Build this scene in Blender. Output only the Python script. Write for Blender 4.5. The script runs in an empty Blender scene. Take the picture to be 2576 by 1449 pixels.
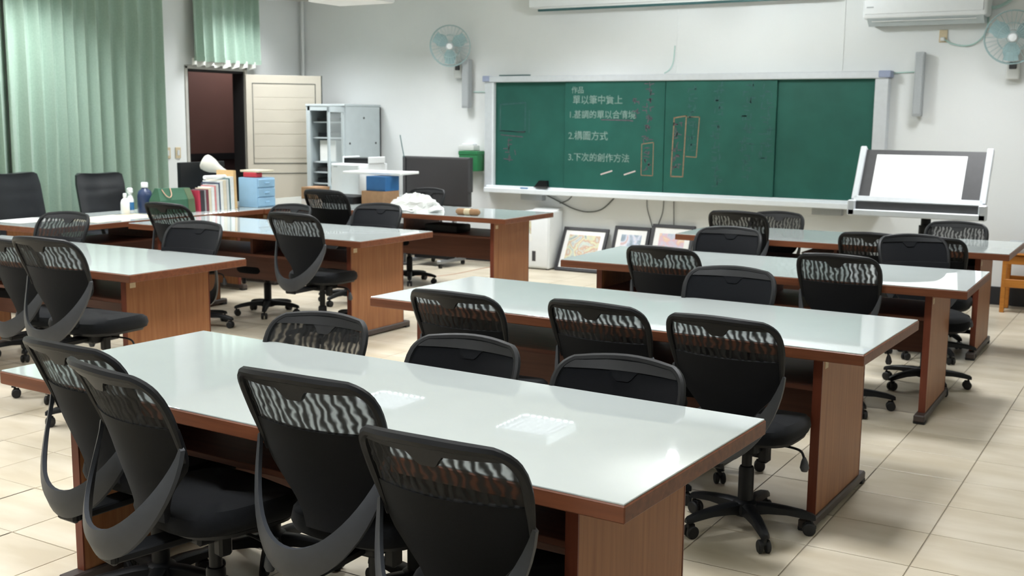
import bpy, bmesh, math, random
from mathutils import Vector, Matrix
random.seed(7)
scene = bpy.context.scene
COL = scene.collection
PI = math.pi
R = math.radians

# ------------------------------------------------------------------ camera
F_PX, YAW, PITCH, ROLL, CAM_H = 2818.7, R(30.86), R(-8.55), R(0.53), 1.598
cam_data = bpy.data.cameras.new('camera')
cam_data.sensor_fit = 'HORIZONTAL'
cam_data.sensor_width = 36.0
cam_data.lens = 36.0 * F_PX / 2576.0
cam_data.clip_start, cam_data.clip_end = 0.05, 60
cam_data.dof.use_dof = True
cam_data.dof.focus_distance = 3.2
cam_data.dof.aperture_fstop = 7.0
cam = bpy.data.objects.new('camera', cam_data)
COL.objects.link(cam)
fwd = Vector((-math.sin(YAW) * math.cos(PITCH), math.cos(YAW) * math.cos(PITCH), math.sin(PITCH)))
rgt = Vector((math.cos(YAW), math.sin(YAW), 0))
upv = rgt.cross(fwd)
r2 = rgt * math.cos(ROLL) + upv * math.sin(ROLL)
u2 = -rgt * math.sin(ROLL) + upv * math.cos(ROLL)
cam.matrix_world = Matrix(((r2.x, u2.x, -fwd.x, 0), (r2.y, u2.y, -fwd.y, 0), (r2.z, u2.z, -fwd.z, CAM_H), (0, 0, 0, 1)))
scene.camera = cam

# ------------------------------------------------------------------ world, exposure
world = bpy.data.worlds.new('night_world')
world.use_nodes = True
world.node_tree.nodes['Background'].inputs[0].default_value = (0.02, 0.022, 0.03, 1)
world.node_tree.nodes['Background'].inputs[1].default_value = 0.3
scene.world = world
scene.view_settings.view_transform = 'Standard'
scene.view_settings.look = 'None'
scene.view_settings.gamma = 1.0
scene.view_settings.use_curve_mapping = False
scene.view_settings.exposure = 0.06
TROFFER_POWER = 56.0
BULB_RADIANCE = 460.0

# ------------------------------------------------------------------ colours and materials
def lin(c):
    o = []
    for v in c:
        v = v / 255.0
        o.append(v / 12.92 if v <= 0.04045 else ((v + 0.055) / 1.055) ** 2.4)
    return (o[0], o[1], o[2], 1.0)

def new_mat(name):
    m = bpy.data.materials.new(name)
    m.use_nodes = True
    nt = m.node_tree
    return m, nt, nt.nodes['Principled BSDF']

def mat(name, col, rough=0.6, metal=0.0, spec=0.5, noise=0.0, nscale=20.0, bump=0.0, bscale=200.0, stretch=None, emit=None, sheen=0.0, alpha=None, trans=0.0):
    m, nt, b = new_mat(name)
    b.inputs['Base Color'].default_value = lin(col)
    b.inputs['Roughness'].default_value = rough
    b.inputs['Metallic'].default_value = metal
    b.inputs['Specular IOR Level'].default_value = spec
    b.inputs['Sheen Weight'].default_value = sheen
    b.inputs['Transmission Weight'].default_value = trans
    if alpha is not None:
        b.inputs['Alpha'].default_value = alpha
    if emit:
        b.inputs['Emission Color'].default_value = lin(emit[0])
        b.inputs['Emission Strength'].default_value = emit[1]
    tc = None
    if noise or bump:
        tc = nt.nodes.new('ShaderNodeTexCoord')
        mp = nt.nodes.new('ShaderNodeMapping')
        if stretch:
            mp.inputs['Scale'].default_value = stretch
        nt.links.new(tc.outputs['Object'], mp.inputs[0])
    if noise:
        n = nt.nodes.new('ShaderNodeTexNoise')
        n.inputs['Scale'].default_value = nscale
        n.inputs['Detail'].default_value = 5
        nt.links.new(mp.outputs[0], n.inputs['Vector'])
        rp = nt.nodes.new('ShaderNodeValToRGB')
        c = lin(col)
        rp.color_ramp.elements[0].position = 0.3
        rp.color_ramp.elements[1].position = 0.7
        rp.color_ramp.elements[0].color = (c[0] * (1 - noise), c[1] * (1 - noise), c[2] * (1 - noise), 1)
        rp.color_ramp.elements[1].color = (min(1, c[0] * (1 + noise)), min(1, c[1] * (1 + noise)), min(1, c[2] * (1 + noise)), 1)
        nt.links.new(n.outputs['Fac'], rp.inputs[0])
        nt.links.new(rp.outputs[0], b.inputs['Base Color'])
    if bump:
        n2 = nt.nodes.new('ShaderNodeTexNoise')
        n2.inputs['Scale'].default_value = bscale
        nt.links.new(mp.outputs[0], n2.inputs['Vector'])
        bp = nt.nodes.new('ShaderNodeBump')
        bp.inputs['Strength'].default_value = bump
        bp.inputs['Distance'].default_value = 0.002
        nt.links.new(n2.outputs['Fac'], bp.inputs['Height'])
        nt.links.new(bp.outputs[0], b.inputs['Normal'])
    return m

def tile_mat():
    m, nt, b = new_mat('floor_tile')
    tc = nt.nodes.new('ShaderNodeTexCoord')
    n = nt.nodes.new('ShaderNodeTexNoise')
    n.inputs['Scale'].default_value = 2.2
    n.inputs['Detail'].default_value = 6
    geo = nt.nodes.new('ShaderNodeNewGeometry')
    mp = nt.nodes.new('ShaderNodeMapping')
    mp.inputs['Scale'].default_value = (1.0, 3.2, 1.0)
    nt.links.new(geo.outputs['Position'], mp.inputs[0])
    nt.links.new(mp.outputs[0], n.inputs['Vector'])
    rp = nt.nodes.new('ShaderNodeValToRGB')
    rp.color_ramp.elements[0].position = 0.35
    rp.color_ramp.elements[1].position = 0.68
    rp.color_ramp.elements[0].color = lin((190, 179, 157))
    rp.color_ramp.elements[1].color = lin((208, 199, 181))
    nt.links.new(n.outputs['Fac'], rp.inputs[0])
    oi = nt.nodes.new('ShaderNodeObjectInfo')
    mr = nt.nodes.new('ShaderNodeMapRange')
    mr.inputs['To Min'].default_value = 0.95
    mr.inputs['To Max'].default_value = 1.03
    nt.links.new(oi.outputs['Random'], mr.inputs['Value'])
    hv = nt.nodes.new('ShaderNodeHueSaturation')
    nt.links.new(mr.outputs[0], hv.inputs['Value'])
    nt.links.new(rp.outputs[0], hv.inputs['Color'])
    nt.links.new(hv.outputs[0], b.inputs['Base Color'])
    b.inputs['Roughness'].default_value = 0.38
    b.inputs['Specular IOR Level'].default_value = 0.35
    return m

def wood_mat(name, dark, light, rough=0.42, axis='Z'):
    m, nt, b = new_mat(name)
    tc = nt.nodes.new('ShaderNodeTexCoord')
    mp = nt.nodes.new('ShaderNodeMapping')
    mp.inputs['Scale'].default_value = (22, 22, 1.2) if axis == 'Z' else (1.2, 22, 22)
    nt.links.new(tc.outputs['Object'], mp.inputs[0])
    n = nt.nodes.new('ShaderNodeTexNoise')
    n.inputs['Scale'].default_value = 2.0
    n.inputs['Detail'].default_value = 6
    n.inputs['Distortion'].default_value = 0.4
    nt.links.new(mp.outputs[0], n.inputs['Vector'])
    rp = nt.nodes.new('ShaderNodeValToRGB')
    rp.color_ramp.elements[0].position = 0.3
    rp.color_ramp.elements[1].position = 0.72
    rp.color_ramp.elements[0].color = lin(dark)
    rp.color_ramp.elements[1].color = lin(light)
    nt.links.new(n.outputs['Fac'], rp.inputs[0])
    nt.links.new(rp.outputs[0], b.inputs['Base Color'])
    b.inputs['Roughness'].default_value = rough
    b.inputs['Specular IOR Level'].default_value = 0.28
    return m

def mesh_fabric_mat():
    # see-through woven mesh: two overlaid weaves give wavy moire bands of open and closed cells
    m, nt, b = new_mat('chair_mesh_fabric')
    b.inputs['Base Color'].default_value = lin((14, 16, 18))
    b.inputs['Roughness'].default_value = 0.8
    tc = nt.nodes.new('ShaderNodeTexCoord')
    w = nt.nodes.new('ShaderNodeTexWave')
    w.wave_type = 'BANDS'
    w.bands_direction = 'X'
    w.inputs['Scale'].default_value = 12.0
    w.inputs['Distortion'].default_value = 5.0
    w.inputs['Detail'].default_value = 1.5
    w.inputs['Detail Scale'].default_value = 2.2
    nt.links.new(tc.outputs['Object'], w.inputs['Vector'])
    mr = nt.nodes.new('ShaderNodeMapRange')
    mr.inputs['From Min'].default_value = 0.1
    mr.inputs['From Max'].default_value = 0.9
    mr.inputs['To Min'].default_value = 0.42
    mr.inputs['To Max'].default_value = 0.88
    nt.links.new(w.outputs['Fac'], mr.inputs['Value'])
    nt.links.new(mr.outputs[0], b.inputs['Alpha'])
    return m

def picture_mat(name, cols, scale, seed):
    m, nt, b = new_mat(name)
    tc = nt.nodes.new('ShaderNodeTexCoord')
    mp = nt.nodes.new('ShaderNodeMapping')
    mp.inputs['Location'].default_value = (seed, seed * 0.7, seed * 1.3)
    nt.links.new(tc.outputs['Object'], mp.inputs[0])
    n = nt.nodes.new('ShaderNodeTexNoise')
    n.inputs['Scale'].default_value = scale
    n.inputs['Detail'].default_value = 3
    n.inputs['Distortion'].default_value = 1.2
    nt.links.new(mp.outputs[0], n.inputs['Vector'])
    rp = nt.nodes.new('ShaderNodeValToRGB')
    cr = rp.color_ramp
    k = len(cols)
    cr.elements[0].position = 0.3
    cr.elements[0].color = lin(cols[0])
    cr.elements[1].position = 0.7
    cr.elements[1].color = lin(cols[-1])
    for i in range(1, k - 1):
        e = cr.elements.new(0.3 + 0.4 * i / (k - 1))
        e.color = lin(cols[i])
    nt.links.new(n.outputs['Fac'], rp.inputs[0])
    nt.links.new(rp.outputs[0], b.inputs['Base Color'])
    b.inputs['Roughness'].default_value = 0.25
    return m

M = {}
M['tile'] = tile_mat()
M['grout'] = mat('floor_grout', (150, 140, 124), 0.8)
M['wall'] = mat('wall_paint', (228, 231, 231), 0.75, noise=0.02, nscale=1.5, bump=0.08, bscale=60)
M['ceiling'] = mat('ceiling_paint', (218, 217, 208), 0.8, noise=0.02, nscale=2)
M['baseboard'] = mat('baseboard_black', (34, 36, 40), 0.5, noise=0.1, nscale=8)
M['curtain'] = mat('curtain_cloth', (156, 180, 165), 0.85, noise=0.06, nscale=60, bump=0.15, bscale=500, sheen=0.2)
M['lining'] = mat('curtain_lining', (222, 222, 216), 0.85, noise=0.03, nscale=40)
M['laminate'] = mat('white_laminate', (182, 190, 189), 0.018, spec=0.95, noise=0.015, nscale=6)
M['wood_edge'] = wood_mat('wood_edging', (96, 56, 38), (122, 74, 50), 0.4, 'X')
M['wood_panel'] = wood_mat('wood_panel', (134, 86, 54), (158, 108, 70), 0.45)
M['wood_dark'] = wood_mat('wood_modesty_panel', (88, 54, 42), (106, 67, 52), 0.45, 'X')
M['wood_lip'] = wood_mat('wood_panel_lip', (94, 46, 32), (112, 58, 40), 0.42)
M['foot'] = mat('table_foot', (66, 56, 52), 0.5, noise=0.1, nscale=20)
M['rubber'] = mat('black_rubber', (17, 18, 20), 0.6, noise=0.1, nscale=30)
M['sticker'] = mat('paper_sticker', (206, 190, 158), 0.7, noise=0.05, nscale=60)
M['black_plastic'] = mat('black_plastic', (15, 17, 20), 0.5, spec=0.3, noise=0.08, nscale=40, bump=0.05, bscale=300)
M['grey_plastic'] = mat('grey_plastic', (56, 59, 64), 0.5, noise=0.05, nscale=40, bump=0.08, bscale=400)
M['fabric'] = mat('black_fabric', (14, 16, 19), 0.9, spec=0.15, noise=0.15, nscale=90, bump=0.3, bscale=600, sheen=0.06)
M['pad'] = mat('back_pad_fabric', (13, 15, 19), 0.85, spec=0.15, noise=0.12, nscale=120, bump=0.3, bscale=700, sheen=0.08)
M['chair_mesh'] = mesh_fabric_mat()
M['leather'] = mat('black_leather', (24, 27, 32), 0.38, noise=0.1, nscale=14, bump=0.2, bscale=60)
M['metal'] = mat('satin_metal', (170, 174, 178), 0.35, metal=0.8, noise=0.04, nscale=30)
M['aluminium'] = mat('aluminium_frame', (214, 219, 224), 0.35, metal=0.25, noise=0.03, nscale=20)
M['ledge_white'] = mat('ledge_enamel', (226, 232, 236), 0.4, noise=0.02, nscale=20)
M['board'] = mat('green_chalkboard', (33, 88, 78), 0.55, noise=0.1, nscale=4, spec=0.3)
M['board_corner'] = mat('corner_cap', (150, 160, 186), 0.5, noise=0.04, nscale=20)
M['chalk'] = mat('white_chalk', (116, 140, 133), 0.95, noise=0.25, nscale=60)
M['chalk_pink'] = mat('pink_chalk', (92, 84, 92), 0.95, noise=0.25, nscale=60)
M['chalk_orange'] = mat('orange_chalk', (138, 116, 94), 0.95, noise=0.2, nscale=60)
M['chalk_faint'] = mat('wiped_chalk', (58, 92, 90), 0.95, noise=0.15, nscale=30)
M['chalk_bright'] = mat('chalk_dash', (204, 188, 184), 0.95, noise=0.1, nscale=60)
M['door'] = mat('door_paint', (196, 190, 176), 0.5, noise=0.03, nscale=3)
M['door_gap'] = mat('door_gasket', (70, 76, 74), 0.7, noise=0.1, nscale=30)
M['door_frame'] = mat('door_frame_metal', (188, 186, 180), 0.45, noise=0.03, nscale=10)
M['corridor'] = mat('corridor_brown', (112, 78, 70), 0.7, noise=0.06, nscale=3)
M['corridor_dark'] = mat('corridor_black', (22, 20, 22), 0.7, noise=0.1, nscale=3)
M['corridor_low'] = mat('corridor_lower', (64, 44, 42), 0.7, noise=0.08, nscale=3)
M['white_plastic'] = mat('white_plastic', (232, 236, 238), 0.4, noise=0.015, nscale=15)
M['offwhite'] = mat('offwhite_plastic', (214, 216, 214), 0.45, noise=0.03, nscale=15)
M['grey_paint'] = mat('grey_paint', (190, 200, 203), 0.45, noise=0.03, nscale=10)
M['grey_bar'] = mat('grey_speaker', (168, 173, 176), 0.55, noise=0.05, nscale=80)
M['dark_grey'] = mat('dark_grey', (62, 62, 64), 0.55, noise=0.08, nscale=20)
M['screen'] = mat('switched_off_screen', (54, 52, 53), 0.45, noise=0.04, nscale=6)
M['black_screen'] = mat('black_screen', (20, 21, 25), 0.25, noise=0.05, nscale=10)
M['teal_line'] = mat('screen_weight_bar', (52, 92, 94), 0.5, noise=0.05, nscale=20)
M['fan_teal'] = mat('fan_blade', (160, 192, 196), 0.35, noise=0.03, nscale=20, alpha=0.6)
M['fan_wire'] = mat('fan_wire', (160, 184, 186), 0.4, metal=0.2, noise=0.03, nscale=20)
M['glass'] = mat('cabinet_glass', (205, 214, 214), 0.05, spec=0.6, noise=0.02, nscale=3, alpha=0.25)
M['green_plastic'] = mat('green_plastic', (44, 118, 74), 0.45, noise=0.06, nscale=20)
M['cardboard'] = mat('cardboard', (150, 116, 84), 0.8, noise=0.1, nscale=25)
M['blue_box'] = mat('blue_plastic', (44, 96, 146), 0.5, noise=0.05, nscale=15)
M['light_blue'] = mat('light_blue_plastic', (146, 186, 216), 0.4, noise=0.03, nscale=15)
M['white_paper'] = mat('white_paper', (236, 238, 236), 0.8, noise=0.02, nscale=30)
M['cream_paper'] = mat('cream_paper', (214, 208, 186), 0.8, noise=0.04, nscale=12)
M['paper_teal'] = mat('pale_teal_paper', (178, 200, 192), 0.8, noise=0.12, nscale=14)
M['red'] = mat('red_plastic', (188, 58, 72), 0.5, noise=0.06, nscale=30)
M['green_bag'] = mat('green_paper_bag', (48, 90, 68), 0.6, noise=0.06, nscale=12)
M['bag_side'] = mat('green_bag_side', (76, 94, 66), 0.6, noise=0.06, nscale=12)
M['rope'] = mat('cord_handle', (204, 164, 140), 0.8, noise=0.05, nscale=60)
M['navy'] = mat('navy_plastic', (38, 54, 88), 0.35, noise=0.06, nscale=20)
M['sky_label'] = mat('blue_label', (50, 110, 160), 0.5, noise=0.1, nscale=30)
M['lamp_white'] = mat('lamp_enamel', (226, 224, 214), 0.4, noise=0.02, nscale=15)
M['orange_wood'] = wood_mat('orange_wood', (176, 110, 44), (200, 134, 60), 0.45, 'X')
M['frame_black'] = mat('picture_frame_black', (44, 44, 48), 0.45, noise=0.08, nscale=20)
M['mount'] = mat('picture_mount', (232, 232, 230), 0.8, noise=0.02, nscale=30)
M['art_a'] = picture_mat('artwork_a', [(150, 156, 160), (190, 198, 190), (214, 212, 176), (196, 160, 144), (200, 210, 200), (176, 182, 188)], 7, 3.1)
M['art_b'] = picture_mat('artwork_b', [(120, 134, 146), (150, 166, 180), (190, 198, 216), (220, 222, 230), (204, 178, 180)], 8, 8.4)
M['art_c'] = picture_mat('artwork_c', [(166, 186, 200), (204, 200, 214), (214, 184, 196), (226, 190, 166), (230, 224, 208)], 8, 5.2)
M['cable'] = mat('dark_cable', (78, 82, 80), 0.6, noise=0.05, nscale=20)
M['white_cable'] = mat('pale_cable', (176, 206, 200), 0.5, noise=0.03, nscale=20)
M['lit_panel'] = mat('lamp_tube_glow', (250, 252, 250), 0.5, emit=((250, 253, 250), 4.0))
M['bulb_glow'] = mat('bulb_glow', (255, 252, 244), 0.5, emit=((246, 252, 255), BULB_RADIANCE))
M['silver_louver'] = mat('silver_louver', (66, 68, 70), 0.6, metal=0.0, noise=0.02, nscale=20)
BOOKC = {}
for nm, c in dict(red=(178, 52, 74), dark=(52, 46, 52), maroon=(112, 52, 64), cream=(216, 206, 184), white=(228, 230, 228), grey=(150, 150, 152), pink=(212, 140, 140), tan=(214, 180, 130), teal=(74, 112, 116), pale=(204, 208, 206), navyb=(66, 78, 100)).items():
    BOOKC[nm] = mat('book_cover_' + nm, c, 0.55, noise=0.06, nscale=30)

# ------------------------------------------------------------------ geometry helpers
class MB:
    def __init__(self):
        self.bm = bmesh.new()

    def _merge(self, tmp, mtx=None):
        if mtx is not None:
            tmp.transform(mtx)
        me = bpy.data.meshes.new('tmp')
        tmp.to_mesh(me)
        tmp.free()
        self.bm.from_mesh(me)
        bpy.data.meshes.remove(me)
        return self

    def box(self, x0, x1, y0, y1, z0, z1, bev=0.0, seg=1, mtx=None):
        t = bmesh.new()
        bmesh.ops.create_cube(t, size=1.0)
        for v in t.verts:
            v.co = Vector(((x0 + x1) / 2 + v.co.x * (x1 - x0), (y0 + y1) / 2 + v.co.y * (y1 - y0), (z0 + z1) / 2 + v.co.z * (z1 - z0)))
        if bev:
            bmesh.ops.bevel(t, geom=list(t.edges), offset=bev, segments=seg, affect='EDGES', profile=0.6)
        return self._merge(t, mtx)

    def tube(self, pts, r, seg=8, caps=True):
        pts = [Vector(p) for p in pts]
        rs = r if isinstance(r, (list, tuple)) else [r] * len(pts)
        rings = []
        n0 = None
        for i, p in enumerate(pts):
            if i == 0:
                d = pts[1] - pts[0]
            elif i == len(pts) - 1:
                d = pts[-1] - pts[-2]
            else:
                d = (pts[i + 1] - pts[i]).normalized() + (pts[i] - pts[i - 1]).normalized()
            d.normalize()
            if n0 is None:
                a = Vector((0, 0, 1)) if abs(d.z) < 0.9 else Vector((1, 0, 0))
                n0 = d.cross(a).normalized()
            else:
                n0 = (n0 - d * n0.dot(d)).normalized()
            bb = d.cross(n0)
            rings.append([self.bm.verts.new(p + (n0 * math.cos(2 * PI * k / seg) + bb * math.sin(2 * PI * k / seg)) * rs[i]) for k in range(seg)])
        for a, b in zip(rings, rings[1:]):
            for k in range(seg):
                self.bm.faces.new((a[k], a[(k + 1) % seg], b[(k + 1) % seg], b[k]))
        if caps:
            self.bm.faces.new(list(reversed(rings[0])))
            self.bm.faces.new(rings[-1])
        return self

    def lathe(self, prof, seg=20, mtx=None, cap=True):
        t = bmesh.new()
        rings = []
        for r_, z in prof:
            rings.append([t.verts.new((r_ * math.cos(2 * PI * k / seg), r_ * math.sin(2 * PI * k / seg), z)) for k in range(seg)])
        for a, b in zip(rings, rings[1:]):
            for k in range(seg):
                t.faces.new((a[k], a[(k + 1) % seg], b[(k + 1) % seg], b[k]))
        if cap:
            t.faces.new(list(reversed(rings[0])))
            t.faces.new(rings[-1])
        return self._merge(t, mtx)

    def cyl(self, p0, p1, r0, r1=None, seg=14):
        return self.tube([p0, p1], [r0, r0 if r1 is None else r1], seg)

    def grid(self, pts, close_u=False):
        rows = [[self.bm.verts.new(p) for p in row] for row in pts]
        for a, b in zip(rows, rows[1:]):
            n = len(a)
            for k in range(n if close_u else n - 1):
                self.bm.faces.new((a[k], a[(k + 1) % n], b[(k + 1) % n], b[k]))
        return self

    def slab(self, front, back):
        # two matching grids joined along their border: a thick curved sheet
        fr = [[self.bm.verts.new(p) for p in row] for row in front]
        bk = [[self.bm.verts.new(p) for p in row] for row in back]
        nr, nc = len(fr), len(fr[0])
        for i in range(nr - 1):
            for j in range(nc - 1):
                self.bm.faces.new((fr[i][j], fr[i][j + 1], fr[i + 1][j + 1], fr[i + 1][j]))
                self.bm.faces.new((bk[i][j], bk[i + 1][j], bk[i + 1][j + 1], bk[i][j + 1]))
        for j in range(nc - 1):
            self.bm.faces.new((fr[0][j], bk[0][j], bk[0][j + 1], fr[0][j + 1]))
            self.bm.faces.new((fr[-1][j], fr[-1][j + 1], bk[-1][j + 1], bk[-1][j]))
        for i in range(nr - 1):
            self.bm.faces.new((fr[i][0], fr[i + 1][0], bk[i + 1][0], bk[i][0]))
            self.bm.faces.new((fr[i][-1], bk[i][-1], bk[i + 1][-1], fr[i + 1][-1]))
        return self

    def prism(self, poly, d):
        # poly: list of points; d: extrusion vector
        d = Vector(d)
        a = [self.bm.verts.new(p) for p in poly]
        b = [self.bm.verts.new(Vector(p) + d) for p in poly]
        n = len(a)
        self.bm.faces.new(list(reversed(a)))
        self.bm.faces.new(b)
        for k in range(n):
            self.bm.faces.new((a[k], a[(k + 1) % n], b[(k + 1) % n], b[k]))
        return self

    def mesh(self, name, smooth=False):
        bmesh.ops.recalc_face_normals(self.bm, faces=list(self.bm.faces))
        me = bpy.data.meshes.new(name)
        self.bm.to_mesh(me)
        self.bm.free()
        if smooth:
            me.shade_smooth()
            try:
                me.set_sharp_from_angle(angle=R(40))
            except Exception:
                pass
        return me

    def build(self, name, m, parent=None, smooth=False):
        me = self.mesh(name, smooth)
        me.materials.append(M[m] if isinstance(m, str) else m)
        o = bpy.data.objects.new(name, me)
        COL.objects.link(o)
        o.parent = parent
        return o

def tag(o, label=None, cat=None, group=None, kind=None):
    if label:
        o['label'] = label
    if cat:
        o['category'] = cat
    if group:
        o['group'] = group
    if kind:
        o['kind'] = kind
    return o

def thing(name, label, cat, loc=(0, 0, 0), rz=0.0, group=None, kind=None):
    o = bpy.data.objects.new(name, None)
    COL.objects.link(o)
    o.location = loc
    o.rotation_euler = (0, 0, rz)
    o.empty_display_size = 0.1
    return tag(o, label, cat, group, kind)

def copy_tree(o, parent=None):
    c = o.copy()
    COL.objects.link(c)
    c.parent = parent
    for ch in list(o.children):
        copy_tree(ch, c)
    return c

def catmull(pts, n=6):
    pts = [Vector(p) for p in pts]
    P = [pts[0]] + pts + [pts[-1]]
    out = []
    for i in range(1, len(P) - 2):
        for k in range(n):
            t = k / n
            a, b, c, d = P[i - 1], P[i], P[i + 1], P[i + 2]
            out.append(0.5 * ((2 * b) + (c - a) * t + (2 * a - 5 * b + 4 * c - d) * t * t + (3 * b - a - 3 * c + d) * t ** 3))
    out.append(pts[-1])
    return out

# ------------------------------------------------------------------ the room
XL, XR, YB, YF, ZC = -9.5, 0.95, -1.6, 10.75, 3.0
DY0, DY1, DZ = 8.9, 9.76, 2.12      # doorway in the left wall

floor = MB().box(XL - 0.15, XR + 0.15, YB - 0.15, YF + 0.15, -0.12, -0.004).build('floor', 'grout')
tag(floor, 'beige square tiled classroom floor', 'floor', kind='structure')
# square tiles, each a piece; the ones that show largest are single objects
TS, TX0, TY0, GAP = 0.38, -0.745, 2.575, 0.005
tb = MB()
h = TS / 2 - GAP / 2
c_ = 0.003
tb.grid([[(-h, -h, -0.004), (h, -h, -0.004), (h, h, -0.004), (-h, h, -0.004)], [(-h, -h, -c_ * 0.4), (h, -h, -c_ * 0.4), (h, h, -c_ * 0.4), (-h, h, -c_ * 0.4)], [(-h + c_, -h + c_, 0), (h - c_, -h + c_, 0), (h - c_, h - c_, 0), (-h + c_, h - c_, 0)]], close_u=True)
tb.bm.verts.ensure_lookup_table()
tb.bm.faces.new([tb.bm.verts[i] for i in (8, 9, 10, 11)])
tile_me = tb.mesh('tile')
tile_me.materials.append(M['tile'])
def to_px(p):
    q = Vector(p) - Vector((0, 0, CAM_H))
    z = q.dot(fwd)
    if z < 0.1:
        return None
    return (1288 + F_PX * q.dot(r2) / z, 724 - F_PX * q.dot(u2) / z, z)
cells = []
i0, i1 = math.floor((XL - TX0) / TS), math.ceil((XR - TX0) / TS)
j0, j1 = math.floor((YB - TY0) / TS), math.ceil((YF - TY0) / TS)
for i in range(i0, i1):
    for j in range(j0, j1):
        x, y = TX0 + (i + 0.5) * TS, TY0 + (j + 0.5) * TS
        if x - h < XL or x + h > XR or y - h < YB or y + h > YF:
            continue
        p = to_px((x, y, 0))
        vis = p is not None and -60 < p[0] < 2640 and p[1] < 1500
        cells.append((p[2] if vis else 1e6 + abs(y), x, y))
# under the tables little of a tile shows: keep those for the joined part
TABLE_SPOTS = [(-3.36, -1.0, 2.2, 3.15), (-3.3, -0.95, 4.2, 5.05), (-3.25, -0.9, 6.1, 6.95), (-3.3, -0.95, 8.0, 8.85), (-7.2, -4.85, 4.1, 4.97), (-7.24, -4.9, 6.12, 7.0), (-7.35, -5.0, 8.24, 9.12), (-8.25, -7.35, 5.4, 10.2)]
def hidden(x, y):
    return any(a - 0.1 < x < b - 0.35 and c + 0.2 < y < d for a, b, c, d in TABLE_SPOTS)
cells.sort(key=lambda c: (c[0] + (40 if hidden(c[1], c[2]) and c[0] < 1e5 else 0)))
for k, (d, x, y) in enumerate(cells[:300]):
    o = bpy.data.objects.new('tile', tile_me)
    COL.objects.link(o)
    o.parent = floor
    o.location = (x, y, 0)
rest = MB()
for d, x, y in cells[300:]:
    for dx, dy in ((0, 0),):
        t_ = h
        vs = [rest.bm.verts.new(v) for v in ((x - t_, y - t_, 0), (x + t_, y - t_, 0), (x + t_, y + t_, 0), (x - t_, y + t_, 0))]
        rest.bm.faces.new(vs)
ro = rest.build('tiles', 'tile', floor)
tag(ro, kind='stuff')

tag(MB().box(XL - 0.15, XR + 0.15, YB - 0.15, YF + 0.15, ZC, ZC + 0.12).build('ceiling', 'ceiling'), 'plain off-white ceiling', 'ceiling', kind='structure')
tag(MB().box(XL - 0.15, XR + 0.15, YF, YF + 0.15, -0.1, ZC).build('wall_front', 'wall'), 'white painted wall behind the chalkboard', 'wall', kind='structure')
wl = MB()
wl.box(XL - 0.15, XL, YB - 0.15, DY0, -0.1, ZC)
wl.box(XL - 0.15, XL, DY0, DY1, DZ, ZC)
wl.box(XL - 0.15, XL, DY1, YF, -0.1, ZC)
tag(wl.build('wall_left', 'wall'), 'white side wall with the doorway and green curtains', 'wall', kind='structure')
tag(MB().box(XR, XR + 0.15, YB - 0.15, YF, -0.1, ZC).build('wall_right', 'wall'), 'white side wall outside the picture', 'wall', kind='structure')
tag(MB().box(XL, XR, YB - 0.15, YB, -0.1, ZC).build('wall_back', 'wall'), 'white wall behind the camera', 'wall', kind='structure')
tag(MB().box(XL + 0.02, XR, YF - 0.018, YF, 0, 0.16, 0.003).build('baseboard_front', 'baseboard'), 'black painted baseboard along the front wall', 'baseboard', kind='structure')
tag(MB().box(XL, XL + 0.018, YB, DY0 - 0.06, 0, 0.12, 0.003).build('baseboard_left', 'baseboard'), 'black painted baseboard along the curtain wall', 'baseboard', kind='structure')
# dim corridor behind the doorway
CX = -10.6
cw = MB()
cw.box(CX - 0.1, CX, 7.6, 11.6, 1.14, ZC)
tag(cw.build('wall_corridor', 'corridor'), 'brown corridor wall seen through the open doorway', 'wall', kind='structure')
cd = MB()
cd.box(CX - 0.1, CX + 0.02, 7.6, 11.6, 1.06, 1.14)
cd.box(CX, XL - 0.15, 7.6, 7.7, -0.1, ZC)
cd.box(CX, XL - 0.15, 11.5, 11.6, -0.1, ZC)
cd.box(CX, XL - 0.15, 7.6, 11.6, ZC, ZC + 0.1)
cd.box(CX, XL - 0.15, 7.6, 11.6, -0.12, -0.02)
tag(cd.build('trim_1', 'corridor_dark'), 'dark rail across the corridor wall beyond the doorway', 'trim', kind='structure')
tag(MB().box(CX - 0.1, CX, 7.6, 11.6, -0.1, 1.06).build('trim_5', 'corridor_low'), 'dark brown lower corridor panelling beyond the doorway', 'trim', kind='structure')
cl = thing('corridor_fill_lamp', 'unseen added fill lamp on corridor ceiling beyond the doorway', 'ceiling lamp', (-10.1, 10.6, ZC))  # added lamp, out of view, to brighten the brown corridor wall
MB().lathe([(0.12, 0), (0.12, -0.03), (0.06, -0.05)], 18).build('cover', 'white_plastic', cl, True)
ld = bpy.data.lights.new('corridor_fill_light', 'POINT')
ld.energy = 34.0
ld.shadow_soft_size = 0.1
lo = bpy.data.objects.new('corridor_fill_light', ld)
COL.objects.link(lo)
lo.parent = cl
lo.location = (0, 0, -0.12)
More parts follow.
